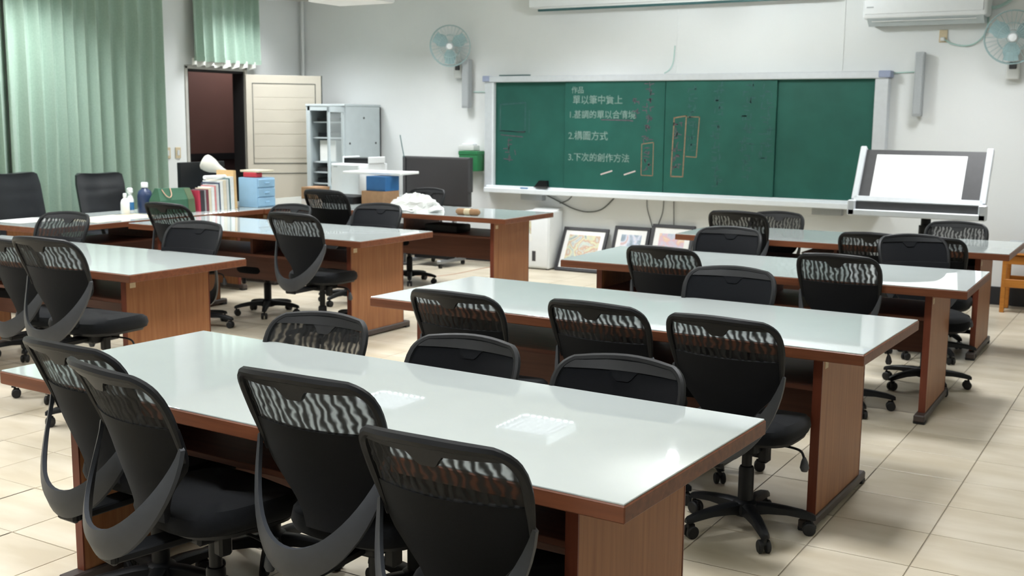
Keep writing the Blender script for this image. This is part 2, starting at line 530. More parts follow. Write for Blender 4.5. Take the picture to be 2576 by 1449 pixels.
# door frame and open leaf
df = thing('door_1', 'open grey metal door leaf beside the dark doorway', 'door', (XL, DY1, 0), 0, kind='structure')
fr = MB()
fr.box(-0.01, 0.03, 0.0, 0.04, 0, DZ + 0.03, 0.004)
fr.box(-0.01, 0.012, DY0 - DY1 - 0.04, DY0 - DY1, 0, DZ + 0.03, 0.004)
fr.box(-0.01, 0.012, DY0 - DY1 - 0.04, 0.04, DZ, DZ + 0.04, 0.004)
fr.build('door_frame', 'door_frame', df)
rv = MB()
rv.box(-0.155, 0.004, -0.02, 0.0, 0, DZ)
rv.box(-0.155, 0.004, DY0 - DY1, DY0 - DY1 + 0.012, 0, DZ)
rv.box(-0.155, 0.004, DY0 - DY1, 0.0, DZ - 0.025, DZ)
rv.build('shaded_reveal', 'corridor_dark', df)  # near-black colour stands in for the shadow inside the jamb
AL = R(50)
leaf_m = Matrix.Translation((0.03, 0.0, 0)) @ Matrix.Rotation(AL, 4, 'Z')
lf = MB()
lf.box(0.0, 0.88, -0.045, 0, 0.02, 2.085, 0.003, mtx=leaf_m)
leaf = lf.build('leaf', 'door', df)
gp = MB()
for (x0, x1, z0, z1) in ((0.07, 0.805, 1.985, 1.992), (0.07, 0.077, 1.06, 1.985), (0.798, 0.805, 1.06, 1.985), (0.07, 0.805, 1.058, 1.066), (0.07, 0.805, 0.94, 0.948), (0.07, 0.077, 0.2, 0.94), (0.798, 0.805, 0.2, 0.94)):
    gp.box(x0, x1, -0.049, -0.044, z0, z1, mtx=leaf_m)
gp.build('panel_groove', 'door_gap', leaf)
for k in range(6):
    gz = MB()
    z = 1.12 + k * 0.142
    gz.box(0.085, 0.79, -0.0475, -0.044, z, z + 0.134, 0.001, mtx=leaf_m)
    gz.build('slat', 'door', leaf)
ed = MB()
ed.box(0.872, 0.884, -0.05, 0.004, 0.02, 2.087, mtx=leaf_m)
ed.build('edge_gasket', 'door_gap', leaf)
hd = MB()
hd.box(0.815, 0.855, -0.055, -0.044, 0.9, 1.08, 0.003, mtx=leaf_m)
hd.tube([leaf_m @ Vector(p) for p in ((0.835, -0.05, 1.02), (0.835, -0.095, 1.02), (0.73, -0.1, 1.015))], 0.009)
hd.build('door_handle', 'metal', leaf, True)
# vertical conduit in the corner
tag(MB().tube([(-9.42, 10.71, 2.1), (-9.42, 10.71, ZC)], 0.018).build('trim_2', 'wall'), 'thin white conduit running down the room corner', 'conduit', kind='structure')
for n_, x in ((3, -4.52), (4, -2.85)):
    tag(MB().box(x, x + 0.012, YF - 0.006, YF, 2.08, ZC, 0.001).build('trim_%d' % n_, 'wall'), 'thin cable cover above the chalkboard', 'trim', kind='structure')

# ------------------------------------------------------------------ ceiling lamps
def make_troffer():
    t = thing('ceiling_light', 'square ceiling light with silver louver grid', 'ceiling light')
    s, hh = 0.3, 0.09
    b = MB()
    b.box(-s, s, -s, s, -0.012, 0)
    for a in (-1, 1):
        b.box(a * s - 0.006, a * s + 0.006, -s, s, -hh, 0)
        b.box(-s, s, a * s - 0.006, a * s + 0.006, -hh, 0)
    b.build('housing', 'white_plastic', t)
    g = MB()
    for k in range(4):
        y = -0.225 + k * 0.15
        g.tube([(-0.28, y, -0.04), (0.28, y, -0.04)], 0.014, 8)
    g.build('tubes', 'lit_panel', t)
    l = MB()
    for k in range(1, 8):
        x = -s + k * 2 * s / 8
        l.box(x - 0.004, x + 0.004, -s, s, -hh, -0.062)
    for k in range(1, 8):
        y = -s + k * 2 * s / 8
        l.box(-s, s, y - 0.004, y + 0.004, -hh, -0.062)
    l.build('louver', 'silver_louver', t)
    ld = bpy.data.lights.new('lamp_glow', 'AREA')
    ld.shape = 'SQUARE'
    ld.size = 0.54
    ld.energy = TROFFER_POWER
    ld.spread = R(136)
    ld.color = (0.97, 0.985, 1.0)
    lo = bpy.data.objects.new('lamp_glow', ld)
    COL.objects.link(lo)
    lo.parent = t
    lo.location = (0, 0, -0.056)
    return t
trof = make_troffer()
first = True
ROWN = {9.45: 'front row by the chalkboard', 6.75: 'second row from the chalkboard', 4.05: 'third row from the chalkboard', 1.35: 'row above the camera'}
COLN = {-8.75: 'beside the curtains', -7.2: 'second from the curtains', -5.36: 'third from the curtains', -3.5: 'fourth from the curtains', -1.5: 'fifth from the curtains'}
for y in ROWN:
    for x in COLN:
        if y == 9.45 and x == -3.5:
            continue
        o = trof if first else copy_tree(trof)
        first = False
        o.location = (x, y, ZC)
        tag(o, 'square louvered ceiling light, %s, %s' % (ROWN[y], COLN[x]), 'ceiling light', 'square louvered ceiling lights')
# two bare round bulbs above the board end of the right hand rows
for k, (x, y, w_) in enumerate(((-3.72, 9.05, 'larger'), (-3.66, 8.66, 'smaller'))):
    t = thing('ceiling_bulb', 'round glowing ceiling bulb on white holder, the %s' % ('one nearer the chalkboard' if k == 0 else 'one farther from the chalkboard'), 'ceiling lamp', (x, y, ZC), group='round ceiling bulbs')
    MB().lathe([(0.05, 0), (0.05, -0.02), (0.025, -0.03), (0.022, -0.06)], 14).build('holder', 'white_plastic', t, True)
    r_ = 0.05 if k == 0 else 0.04
    MB().lathe([(0.012, -0.055), (0.02, -0.06)] + [(r_ * math.sin(a), -0.06 - r_ + r_ * math.cos(a) - 0.008) for a in (0.6, 1.0, 1.57, 2.1, 2.6, 3.0)], 14).build('bulb', 'bulb_glow', t, True)

# ------------------------------------------------------------------ curtains
def curtain(name, label, y0, y1, z0, z1, x0, seed, wl=0.15, amp=0.045, flare=0.0):
    rnd = random.Random(seed)
    n = int((y1 - y0) / 0.012)
    ph = 0
    phs = []
    for i in range(n + 1):
        ph += 0.012 / wl * 2 * PI * (0.8 + 0.4 * (0.5 + 0.5 * math.sin(i * 0.05 + seed)))
        phs.append(ph)
    am = [amp * (0.9 + 0.3 * math.sin(i * 0.037 + seed * 2) ** 2) for i in range(n + 1)]
    rows = []
    zs = [z0 + (z1 - z0) * k / 8 for k in range(9)]
    for z in zs:
        t = (z - z0) / (z1 - z0)
        row = []
        for i in range(n + 1):
            y = y0 + (y1 - y0) * i / n
            y += flare * (1 - t) * ((i / n) - 0.3)
            a = am[i] * (0.75 + 0.35 * (1 - t))
            s = math.sin(phs[i] + 0.25 * math.sin(3 * t + seed))
            row.append((x0 + a * (s + 0.35 * math.sin(2 * phs[i])), y + 0.015 * math.cos(phs[i]), z))
        rows.append(row)
    m = MB()
    back = [[(p[0] - 0.003, p[1], p[2]) for p in row] for row in rows]
    m.slab(rows, back)
    t_ = thing(name, label, 'curtain', (0, 0, 0))
    m.build('cloth', 'curtain', t_, True)
    hem = MB()
    hr = [[(p[0] + 0.004, p[1], p[2]) for p in rows[0]], [(p[0] + 0.004, p[1], p[2] + 0.05) for p in rows[0]]]
    hem.grid(hr)
    hem.build('hem', 'curtain', t_, True)
    return t_
rail = MB()
rail.tube([(XL + 0.1, 3.0, 2.95), (XL + 0.1, 8.5, 2.95)], 0.015)
tag(rail.build('curtain_rail', 'metal'), 'long curtain rail under the ceiling above the green curtains', 'rail')
curtain('curtain', 'pale green floor-length curtain at the left edge behind the leather chair', 4.3, 6.62, 0.06, 2.97, XL + 0.1, 1)
curtain('curtain', 'pale green floor-length curtain next to the light switches', 6.58, 8.44, 0.06, 2.97, XL + 0.11, 5)
vt = curtain('short_curtain', 'short pale green curtain hanging above the doorway', 8.87, 9.92, 2.2, 2.97, XL + 0.12, 9, 0.13, 0.035)
ln = MB()
rows = []
for k, z in enumerate((2.15, 2.19, 2.23)):
    rows.append([(XL + 0.085 + 0.022 * math.sin(i * 0.5), 8.9 + i * 0.0104, z + (0.012 * math.sin(i * 0.5) if k == 0 else 0)) for i in range(97)])
ln.slab(rows, [[(p[0] - 0.003, p[1], p[2]) for p in r_] for r_ in rows])
ln.build('lining', 'lining', vt, True)

# light switches
for k, y in enumerate((8.545, 8.69)):
    t = thing('light_switch', 'cream light switch plate %s' % ('nearer the green curtain' if k == 0 else 'nearer the doorway'), 'switch', (XL, y, 1.205), group='light switches by the doorway')
    MB().box(0, 0.01, 0, 0.075, -0.06, 0.06, 0.003).build('plate', 'sticker', t)
    MB().box(0.009, 0.014, 0.02, 0.055, -0.03, 0.03, 0.002).build('rocker', 'offwhite', t)

# ------------------------------------------------------------------ chalkboard
BX0, BX1, BZ0, BZ1 = -6.64, -2.51, 0.87, 2.005
cb = thing('chalkboard', 'long green sliding chalkboard with silver frame on the front wall', 'chalkboard', (0, YF, 0))
MB().box(BX0 - 0.02, BX1 + 0.02, -0.02, 0, BZ0 - 0.02, BZ1 + 0.02).build('backing', 'dark_grey', cb)
for k, (x0, x1, yo) in enumerate(((BX0, -5.66, -0.045), (-5.735, -4.588, -0.075), (-4.582, -3.43, -0.075), (-3.51, BX1, -0.045))):
    pz = MB().box(x0, x1, yo - 0.012, yo + 0.012, BZ0, BZ1, 0.002).build('panel', 'board', cb)
MB().box(BX0 - 0.1, BX1 + 0.1, -0.115, 0, BZ1 - 0.004, BZ1 + 0.062, 0.006).build('top_rail', 'aluminium', cb)
MB().box(BX0 - 0.1, BX0 + 0.002, -0.1, 0, BZ0 - 0.055, BZ1, 0.005).build('side_rail', 'aluminium', cb)
MB().box(BX1 - 0.002, BX1 + 0.12, -0.1, 0, BZ0 - 0.055, BZ1, 0.005).build('side_rail', 'aluminium', cb)
MB().box(BX0 - 0.004, BX0 + 0.02, -0.105, -0.02, BZ0, BZ1, 0.002).build('inner_strip', 'ledge_white', cb)
MB().box(BX0 - 0.12, BX0 - 0.03, -0.122, 0, BZ1 + 0.002, BZ1 + 0.066, 0.006).build('corner_cap', 'board_corner', cb)
MB().box(BX1 + 0.03, BX1 + 0.14, -0.122, 0, BZ1 + 0.002, BZ1 + 0.066, 0.006).build('corner_cap', 'board_corner', cb)
tr = MB()
tr.box(BX0 - 0.06, BX1 + 0.1, -0.13, 0, BZ0 - 0.075, BZ0 + 0.002, 0.005)
tr.box(BX0 - 0.06, BX1 + 0.1, -0.18, -0.12, BZ0 - 0.075, BZ0 - 0.02, 0.006)
tr.build('chalk_tray', 'ledge_white', cb)
FY = -0.0885
def chalk_text(txt, x, z, size, m, name='chalk_writing', sx=1.0):
    cu = bpy.data.curves.new('chalk_text', 'FONT')
    cu.body = txt
    cu.size = size
    cu.offset = 0.0012
    tmp = bpy.data.objects.new('chalk_text_tmp', cu)
    COL.objects.link(tmp)
    dg = bpy.context.evaluated_depsgraph_get()
    me = bpy.data.meshes.new_from_object(tmp.evaluated_get(dg))
    bpy.data.objects.remove(tmp)
    me.transform(Matrix.Translation((x, FY, z)) @ Matrix.Rotation(PI / 2, 4, 'X') @ Matrix.Diagonal((sx, 1, 1, 1)))
    me.materials.clear()
    me.materials.append(M[m])
    o = bpy.data.objects.new(name, me)
    COL.objects.link(o)
    o.parent = cb
    return o
def chalk_line(pts, w, m, yo=FY, name='chalk_mark'):
    b = MB()
    for (x0, z0), (x1, z1) in zip(pts, pts[1:]):
        d = Vector((x1 - x0, 0, z1 - z0))
        n = Vector((-d.z, 0, d.x)).normalized() * w / 2
        e = d.normalized() * w * 0.4
        a, c = Vector((x0, yo, z0)) - e, Vector((x1, yo, z1)) + e
        b.bm.faces.new([b.bm.verts.new(p) for p in (a - n, c - n, c + n, a + n)])
    o = b.build(name, m, cb)
    return o
chalk_text('\u4f5c\u54c1', -5.66, 1.885, 0.075, 'chalk')
chalk_text('\u55ae\u4ee5\u7b46\u4e2d\u5be6\u4e0a', -5.645, 1.775, 0.098, 'chalk')
chalk_text('1.\u57fa\u8abf\u7684\u55ae\u4ee5\u5408\u60c5\u5883', -5.69, 1.625, 0.09, 'chalk')
chalk_text('2.\u69cb\u5716\u65b9\u5f0f', -5.69, 1.40, 0.1, 'chalk')
chalk_text('3.\u4e0b\u6b21\u7684\u5275\u4f5c\u65b9\u6cd5', -5.69, 1.175, 0.094, 'chalk')
chalk_line([(-5.3, 1.605), (-4.98, 1.6), (-4.94, 1.595)], 0.012, 'chalk_pink')
chalk_line([(-5.29, 1.035), (-5.165, 1.075)], 0.014, 'chalk_bright')
chalk_line([(-5.02, 1.04), (-4.9, 1.08)], 0.014, 'chalk_bright')
def rect(x0, z0, x1, z1, w, m, yo=FY, skew=0.0):
    chalk_line([(x0, z0), (x0 + skew, z1), (x1 + skew, z1 + 0.02), (x1, z0), (x0, z0)], w, m, yo)
rect(-4.83, 1.04, -4.7, 1.36, 0.009, 'chalk_orange')
rect(-4.5, 1.04, -4.37, 1.63, 0.013, 'chalk_orange', skew=0.02)
chalk_line([(-4.33, 1.64), (-4.21, 1.64), (-4.23, 1.24), (-4.34, 1.245)], 0.01, 'chalk_orange')
rect(-6.56, 1.47, -6.24, 1.76, 0.014, 'chalk_faint', yo=-0.0585)
chalk_line([(-6.55, 1.43), (-6.27, 1.41)], 0.01, 'chalk_pink', yo=-0.0585)
chalk_line([(-6.55, 1.475), (-6.25, 1.462)], 0.008, 'chalk_pink', yo=-0.0585)
chalk_line([(-6.19, 1.7), (-6.19, 1.46)], 0.01, 'chalk_faint', yo=-0.0585)
# illegible wiped columns of characters: small clusters of strokes
rnd = random.Random(3)
def column(x, z0, z1, n, m, size=0.05, yo=FY):
    for k in range(n):
        zc = z1 + (z0 - z1) * (k + 0.5) / n
        b = MB()
        for q in range(6):
            hx, hz = rnd.uniform(-size, size), rnd.uniform(-size, size)
            if q % 2:
                pts = [(x + hx - size * 0.5, zc + hz), (x + hx + size * 0.5, zc + hz + rnd.uniform(-0.01, 0.012))]
            else:
                pts = [(x + hx, zc + hz + size * 0.5), (x + hx + rnd.uniform(-0.015, 0.015), zc + hz - size * 0.5)]
            (x0, z0_), (x1, z1_) = pts
            d = Vector((x1 - x0, 0, z1_ - z0_))
            n_ = Vector((-d.z, 0, d.x)).normalized() * 0.005
            a, c = Vector((x0, yo, z0_)), Vector((x1, yo, z1_))
            b.bm.faces.new([b.bm.verts.new(p) for p in (a - n_, c - n_, c + n_, a + n_)])
        b.build('chalk_character', m, cb)
column(-4.9, 1.62, 1.84, 2, 'chalk_pink', 0.035)
column(-4.77, 1.38, 1.98, 6, 'chalk_pink', 0.045)
column(-4.77, 1.08, 1.34, 3, 'chalk_pink', 0.035)
column(-4.44, 1.08, 1.6, 5, 'chalk_pink', 0.04)
column(-4.29, 1.28, 1.95, 6, 'chalk_faint', 0.045)
column(-4.02, 0.93, 1.98, 9, 'chalk_faint', 0.05)
column(-3.71, 1.05, 1.98, 8, 'chalk_faint', 0.055)
column(-3.53, 1.2, 1.95, 6, 'chalk_faint', 0.05)
column(-6.43, 1.15, 1.38, 2, 'chalk_pink', 0.06, -0.0585)
# things on and under the tray
t = thing('board_eraser', 'dark wedge-shaped blackboard eraser on the chalk tray', 'eraser', (-5.97, YF - 0.135, BZ0 + 0.002))
MB().prism([(-0.09, -0.035, 0), (0.07, -0.035, 0), (0.07, 0.035, 0), (-0.09, 0.035, 0)], (0, 0, 0.012)).build('felt', 'dark_grey', t)
MB().prism([(-0.085, -0.03, 0.012), (0.068, -0.03, 0.012), (0.06, -0.03, 0.075), (-0.03, -0.03, 0.075)], (0, 0.06, 0)).build('grip', 'black_plastic', t)
tag(MB().box(-6.235, -6.15, YF - 0.165, YF - 0.135, BZ0 - 0.0195, BZ0 - 0.007, 0.003).build('chalk_box', 'sky_label'), 'small blue chalk box on the chalk tray', 'box')
tag(MB().box(-6.27, -6.0, YF - 0.09, YF - 0.001, 0.725, 0.793, 0.005).build('tray_bracket', 'grey_bar'), 'grey metal bracket under the left end of the tray', 'bracket')
tag(MB().box(-3.04, -2.76, YF - 0.09, YF - 0.001, 0.725, 0.793, 0.005).build('tray_bracket', 'grey_bar'), 'grey metal bracket under the right end of the tray', 'bracket')
tag(MB().tube(catmull([(-6.02, YF - 0.02, 0.8), (-5.8, YF - 0.02, 0.71), (-5.64, YF - 0.02, 0.65), (-5.47, YF - 0.02, 0.625), (-5.3, YF - 0.02, 0.665), (-5.15, YF - 0.02, 0.8)]), 0.007, 6).build('cable', 'cable', None, True), 'dark cable sagging in a loop under the chalkboard', 'cable')
tag(MB().tube(catmull([(-5.66, YF - 0.012, 0.8), (-5.72, YF - 0.012, 0.74), (-5.82, YF - 0.012, 0.7)]), 0.005, 6).build('cable', 'cable', None, True), 'short thin cable joining the sagging loop', 'cable')
for k, (pts, lab) in enumerate(((((-4.79, 0.8), (-4.78, 0.68), (-4.72, 0.5), (-4.7, 0.3)), 'left of the three thin cables hanging to the pictures'), (((-4.6, 0.8), (-4.61, 0.66), (-4.66, 0.5), (-4.66, 0.3)), 'middle of the three thin cables hanging to the pictures'), (((-4.49, 0.8), (-4.485, 0.66), (-4.48, 0.5), (-4.48, 0.3)), 'right of the three thin cables hanging to the pictures'))):
    tag(MB().tube(catmull([(x, YF - 0.012, z) for x, z in pts]), 0.004, 6).build('cable', 'cable', None, True), lab, 'cable')
tag(MB().tube(catmull([(-4.62, YF - 0.05, 2.075), (-4.57, YF - 0.02, 2.12), (-4.54, YF - 0.012, 2.2), (-4.53, YF - 0.01, 2.35)]), 0.006, 6).build('cable', 'white_cable', None, True), 'thin curved cable rising from the top of the chalkboard', 'cable')
tag(MB().box(-6.57, -6.18, YF - 0.08, YF - 0.05, 2.069, 2.082, 0.004).build('pointer_stick', 'teal_line'), 'thin teal stick lying on top of the chalkboard', 'stick')

# ------------------------------------------------------------------ projection screen, air conditioner, fans, speakers
t = thing('projection_screen', 'rolled-up white projection screen case above the chalkboard', 'projection screen', (0, 0, 0))
MB().box(-6.12, -2.92, YF - 0.22, YF - 0.08, 2.77, 2.9, 0.02, 2).build('case', 'white_plastic', t, True)
MB().box(-6.02, -2.96, YF - 0.2, YF - 0.175, 2.728, 2.752, 0.004).build('weight_bar', 'teal_line', t)
MB().box(-6.0, -2.98, YF - 0.19, YF - 0.185, 2.75, 2.78).build('fabric', 'white_paper', t)
for x in (-6.0, -3.05):
    MB().box(x, x + 0.05, YF - 0.14, YF - 0.001, 2.82, 2.9, 0.004).build('bracket', 'metal', t)

t = thing('air_conditioner', 'white wall-mounted air conditioner in the upper right corner', 'air conditioner', (0, 0, 0))
MB().box(-2.62, -1.57, YF - 0.26, YF, 2.52, 2.84, 0.03, 3).build('body', 'white_plastic', t, True)
MB().box(-2.6, -1.6, YF - 0.272, YF - 0.255, 2.56, 2.82, 0.01, 2).build('front_panel', 'white_plastic', t, True)
MB().prism([(-2.58, YF - 0.25, 2.525), (-2.58, YF - 0.16, 2.46), (-2.58, YF - 0.02, 2.47), (-2.58, YF - 0.02, 2.525)], (0.98, 0, 0)).build('lower_vent', 'grey_paint', t)
MB().box(-2.54, -1.66, YF - 0.235, YF - 0.215, 2.495, 2.503).build('flap', 'offwhite', t)
MB().box(-2.58, -2.52, YF - 0.2755, YF - 0.271, 2.615, 2.625).build('badge', 'grey_bar', t)
tag(MB().tube(catmull([(-1.6, YF - 0.03, 2.62), (-1.54, YF - 0.03, 2.6), (-1.42, YF - 0.03, 2.66), (-1.34, YF - 0.03, 2.8), (-1.3, YF - 0.03, 3.0)]), 0.014, 8).build('pipe', 'white_cable', None, True), 'pale curved pipe from air conditioner up to the ceiling', 'pipe')
tag(MB().tube(catmull([(-1.6, YF - 0.015, 2.9), (-1.595, YF - 0.015, 2.6), (-1.6, YF - 0.015, 2.42), (-1.66, YF - 0.015, 2.32), (-1.76, YF - 0.015, 2.28), (-1.88, YF - 0.015, 2.3), (-1.955, YF - 0.015, 2.345)]), 0.007, 8).build('power_cord', 'white_cable', None, True), 'thin pale cord from air conditioner to wall outlet', 'cord')
t = thing('wall_outlet', 'cream wall outlet under the air conditioner', 'outlet', (-1.96, YF, 2.37))
MB().box(-0.035, 0.035, -0.01, 0, -0.055, 0.055, 0.003).build('plate', 'sticker', t)
MB().box(-0.018, 0.018, -0.045, -0.009, -0.045, -0.012, 0.004).build('plug', 'offwhite', t)

def wall_fan(loc, yaw, label):
    t = thing('wall_fan', label, 'fan', loc, 0, 'wall fans on the front wall')
    MB().box(-0.055, 0.055, -0.07, 0, -0.15, 0.03, 0.015, 3).build('base', 'offwhite', t, True)
    MB().box(-0.03, 0.03, -0.085, -0.068, -0.06, 0.0, 0.005).build('control_panel', 'dark_grey', t)
    MB().tube([(0, -0.035, 0.02), (0, -0.06, 0.12), (0, -0.12, 0.2)], 0.022, 10).build('arm', 'offwhite', t, True)
    hm = Matrix.Translation((0, -0.22, 0.2)) @ Matrix.Rotation(yaw, 4, 'Z') @ Matrix.Rotation(R(8), 4, 'X') @ Matrix.Rotation(PI / 2, 4, 'X')
    MB().lathe([(0.03, -0.14), (0.05, -0.13), (0.06, -0.08), (0.055, -0.02), (0.03, 0)], 18, mtx=hm).build('motor', 'offwhite', t, True)
    MB().lathe([(0.042, 0.03), (0.042, 0.06), (0.03, 0.075), (0.005, 0.08)], 18, mtx=hm).build('hub_cap', 'white_plastic', t, True)
    for k in range(3):
        b = MB()
        pts = []
        for i in range(7):
            rr = 0.03 + 0.17 * i / 6
            wd = 0.5 + 0.55 * math.sin(PI * min(1, i / 6 + 0.15))
            row = []
            for j in range(6):
                a = (j / 5 - 0.5) * 2 * wd * 0.62
                row.append((rr * math.cos(a), rr * math.sin(a), 0.02 + 0.03 * (j / 5 - 0.5)))
            pts.append(row)
        b.slab(pts, [[(p[0], p[1], p[2] - 0.003) for p in r_] for r_ in pts])
        b.bm.transform(hm @ Matrix.Rotation(k * 2 * PI / 3 + 0.5, 4, 'Z'))
        b.build('blade', 'fan_teal', t, True)
    g = MB()
    def P(r_, a, z):
        return hm @ Vector((r_ * math.cos(a), r_ * math.sin(a), z))
    for (rr, z) in ((0.225, 0.01), (0.22, -0.02), (0.12, 0.062), (0.05, 0.075), (0.12, -0.06)):
        pts = [P(rr, 2 * PI * k / 36, z) for k in range(37)]
        g.tube(pts, 0.005 if rr > 0.2 else 0.0025, 5, caps=False)
    for k in range(30):
        a = 2 * PI * k / 30
        g.tube([P(0.045, a, 0.076), P(0.12, a, 0.063), P(0.205, a, 0.035), P(0.225, a, 0.01), P(0.205, a, -0.035), P(0.06, a, -0.07)], 0.0014, 4, caps=False)
    g.build('guard', 'fan_wire', t, True)
    return t
wall_fan((-7.12, YF, 2.2), R(26), 'white wall fan with teal blades left of the chalkboard')
wall_fan((-1.36, YF, 2.13), R(8), 'white wall fan with teal blades at the right picture edge')

for (x0, x1, z0, z1, lab) in ((-7.04, -6.95, 1.72, 2.26, 'tall slim grey column speaker left of the chalkboard'), (-2.17, -2.09, 1.66, 2.23, 'tall slim grey column speaker right of the chalkboard')):
    t = thing('column_speaker', lab, 'speaker', (0, 0, 0), group='column speakers beside the chalkboard')
    MB().box(x0, x1, YF - 0.11, YF - 0.03, z0, z1, 0.01, 2).build('cabinet', 'grey_bar', t, True)
    MB().box(x0 + 0.008, x1 - 0.008, YF - 0.114, YF - 0.109, z0 + 0.02, z1 - 0.02, 0.002).build('grille', 'grey_bar', t)
    for z in (z0 + 0.06, z1 - 0.09):
        MB().box((x0 + x1) / 2 - 0.015, (x0 + x1) / 2 + 0.015, YF - 0.032, YF, z, z + 0.03, 0.003).build('bracket', 'metal', t)
tag(MB().tube([(-6.95, YF - 0.01, 1.9), (-6.74, YF - 0.01, 1.9)], 0.006, 6).build('cable', 'white_cable'), 'short pale cable between left speaker and chalkboard', 'cable')
tag(MB().tube([(-2.38, YF - 0.01, 2.05), (-2.16, YF - 0.01, 2.06)], 0.006, 6).build('cable', 'white_cable'), 'short pale cable between chalkboard and right speaker', 'cable')

# projector hanging in the room
t = thing('projector', 'white ceiling-hung projector at the top edge of the picture', 'projector', (-4.08, 5.05, 2.24))
MB().box(-0.2, 0.2, -0.14, 0.14, -0.005, 0.115, 0.014, 2).build('body', 'white_plastic', t, True)
MB().box(-0.165, 0.165, -0.145, -0.13, 0.025, 0.09, 0.003).build('front_vent', 'grey_paint', t)
MB().box(0.193, 0.205, -0.09, 0.09, 0.03, 0.085, 0.003).build('side_vent', 'grey_bar', t)
MB().cyl((-0.09, 0.135, 0.06), (-0.09, 0.16, 0.06), 0.035).build('lens', 'black_screen', t, True)
MB().cyl((0, 0, 0.11), (0, 0, ZC - 2.24), 0.02).build('pole', 'white_plastic', t, True)
MB().lathe([(0.07, 0.745), (0.07, 0.76)], 18).build('ceiling_plate', 'white_plastic', t)

# ------------------------------------------------------------------ tables
TW, TD, TH = 2.353, 0.887, 0.75
def make_table():
    t = thing('work_table', 'table', 'table')
    x0, x1, y0, y1 = -TW / 2, TW / 2, -TD / 2, TD / 2
    MB().box(x0, x1, y0, y1, 0.703, 0.7455, 0.003).build('tabletop', 'wood_edge', t)
    MB().box(x0 + 0.004, x1 - 0.004, y0 + 0.004, y1 - 0.004, 0.745, TH, 0.0012).build('laminate_sheet', 'laminate', t)
    for s in (-1, 1):
        xo = s * (TW / 2 - 0.19)
        xi = xo - s * 0.034
        a, b = min(xo, xi), max(xo, xi)
        p = MB().box(a, b, y0 + 0.132, y1 - 0.132, 0.04, 0.703, 0.002).build('end_panel', 'wood_panel', t)
        for yy in (y0 + 0.126, y1 - 0.132):
            MB().box(a - 0.001, b + 0.001, yy, yy + 0.006, 0.04, 0.703).build('edge_lip', 'wood_lip', p)
        f = MB().box(a - 0.012, b + 0.012, y0 + 0.055, y1 - 0.055, 0.012, 0.05, 0.006).build('foot', 'foot', t)
        for yy in (y0 + 0.06, y1 - 0.11):
            MB().box(a - 0.014, b + 0.014, yy, yy + 0.05, 0, 0.02, 0.004).build('foot_pad', 'rubber', f)
        MB().box(s * (TW / 2 - 0.1905) + (0 if s > 0 else -0.002), s * (TW / 2 - 0.1905) + (0.002 if s > 0 else 0), y0 + 0.16, y0 + 0.2, 0.64, 0.67).build('inventory_sticker', 'sticker', p)
    w = TW / 2 - 0.225
    MB().box(-w, w, y0 + 0.14, y1 - 0.14, 0.55, 0.57, 0.002).build('shelf', 'wood_dark', t)
    MB().box(-w, w, -0.012, 0.012, 0.32, 0.55, 0.002).build('modesty_panel', 'wood_dark', t)
    MB().box(-0.012, 0.012, y0 + 0.16, y1 - 0.16, 0.57, 0.703).build('divider', 'wood_dark', t)
    return t
tproto = make_table()
TABLES = [
    ('T1', -1.011, 2.192, -2.05, 'front white-topped table, nearest the camera'),
    ('T2', -0.965, 4.164, -1.32, 'second white-topped table from the camera, right-hand row'),
    ('T3', -0.909, 6.079, 1.04, 'third white-topped table from the camera, right-hand row'),
    ('T4', -0.951, 7.980, 0.81, 'farthest white-topped table of the right-hand row, by the drawing board'),
    ('L1', -4.849, 4.085, 0.18, 'nearest white-topped table of the left-hand row, at the left edge'),
    ('L2', -4.888, 6.116, 0.19, 'middle white-topped table of the left-hand row'),
    ('L3', -4.998, 8.237, 0.70, 'rear white-topped table of the left-hand row, carrying crumpled paper'),
]
for k, (n_, x, y, a, lab) in enumerate(TABLES):
    o = tproto if k == 0 else copy_tree(tproto)
    ca, sa = math.cos(R(a)), math.sin(R(a))
    dx, dy = -TW / 2, TD / 2
    o.location = (x + ca * dx - sa * dy, y + sa * dx + ca * dy, 0)
    o.rotation_euler = (0, 0, R(a))
    tag(o, lab, 'table', 'long white-topped classroom tables')
# two tables along the curtain side, turned lengthwise
for k, (cy, lab) in enumerate(((5.45 + TW / 2, 'white-topped table turned lengthwise, with books and bottles on it'), (5.455 + 1.5 * TW, 'white-topped table turned lengthwise, under the white cabinet'))):
    o = copy_tree(tproto)
    o.location = (-7.375 - TD / 2, cy, 0)
    o.rotation_euler = (0, 0, R(90.3))
    tag(o, lab, 'table', 'long white-topped classroom tables')

# ------------------------------------------------------------------ mesh office chairs
def back_pt(x, v, off=0.0):
    # curved back surface: v 0 bottom .. 1 top
    z = 0.47 + 0.455 * v
    y = -0.21 - 0.06 * v - 0.10 * v * v + 0.055 * (x / 0.22) ** 2
    return Vector((x, y - off, z))
def half_w(v):
    K = [(0, 0.085), (0.1, 0.092), (0.2, 0.116), (0.3, 0.158), (0.38, 0.192), (0.45, 0.208), (0.6, 0.215), (0.78, 0.222), (0.88, 0.219), (0.94, 0.205), (0.98, 0.18), (1.0, 0.15)]
    for (a, wa), (b, wb) in zip(K, K[1:]):
        if v <= b:
            t = (v - a) / (b - a)
            return wa + (wb - wa) * t
    return K[-1][1]
def back_slab(v0, v1, nv, inset, o0, o1, nx=13):
    fr_, bk_ = [], []
    for i in range(nv + 1):
        v = v0 + (v1 - v0) * i / nv
        w = half_w(v) - inset
        fr_.append([back_pt(w * (2 * j / (nx - 1) - 1), v, o0) for j in range(nx)])
        bk_.append([back_pt(w * (2 * j / (nx - 1) - 1), v, o1) for j in range(nx)])
    return fr_, bk_
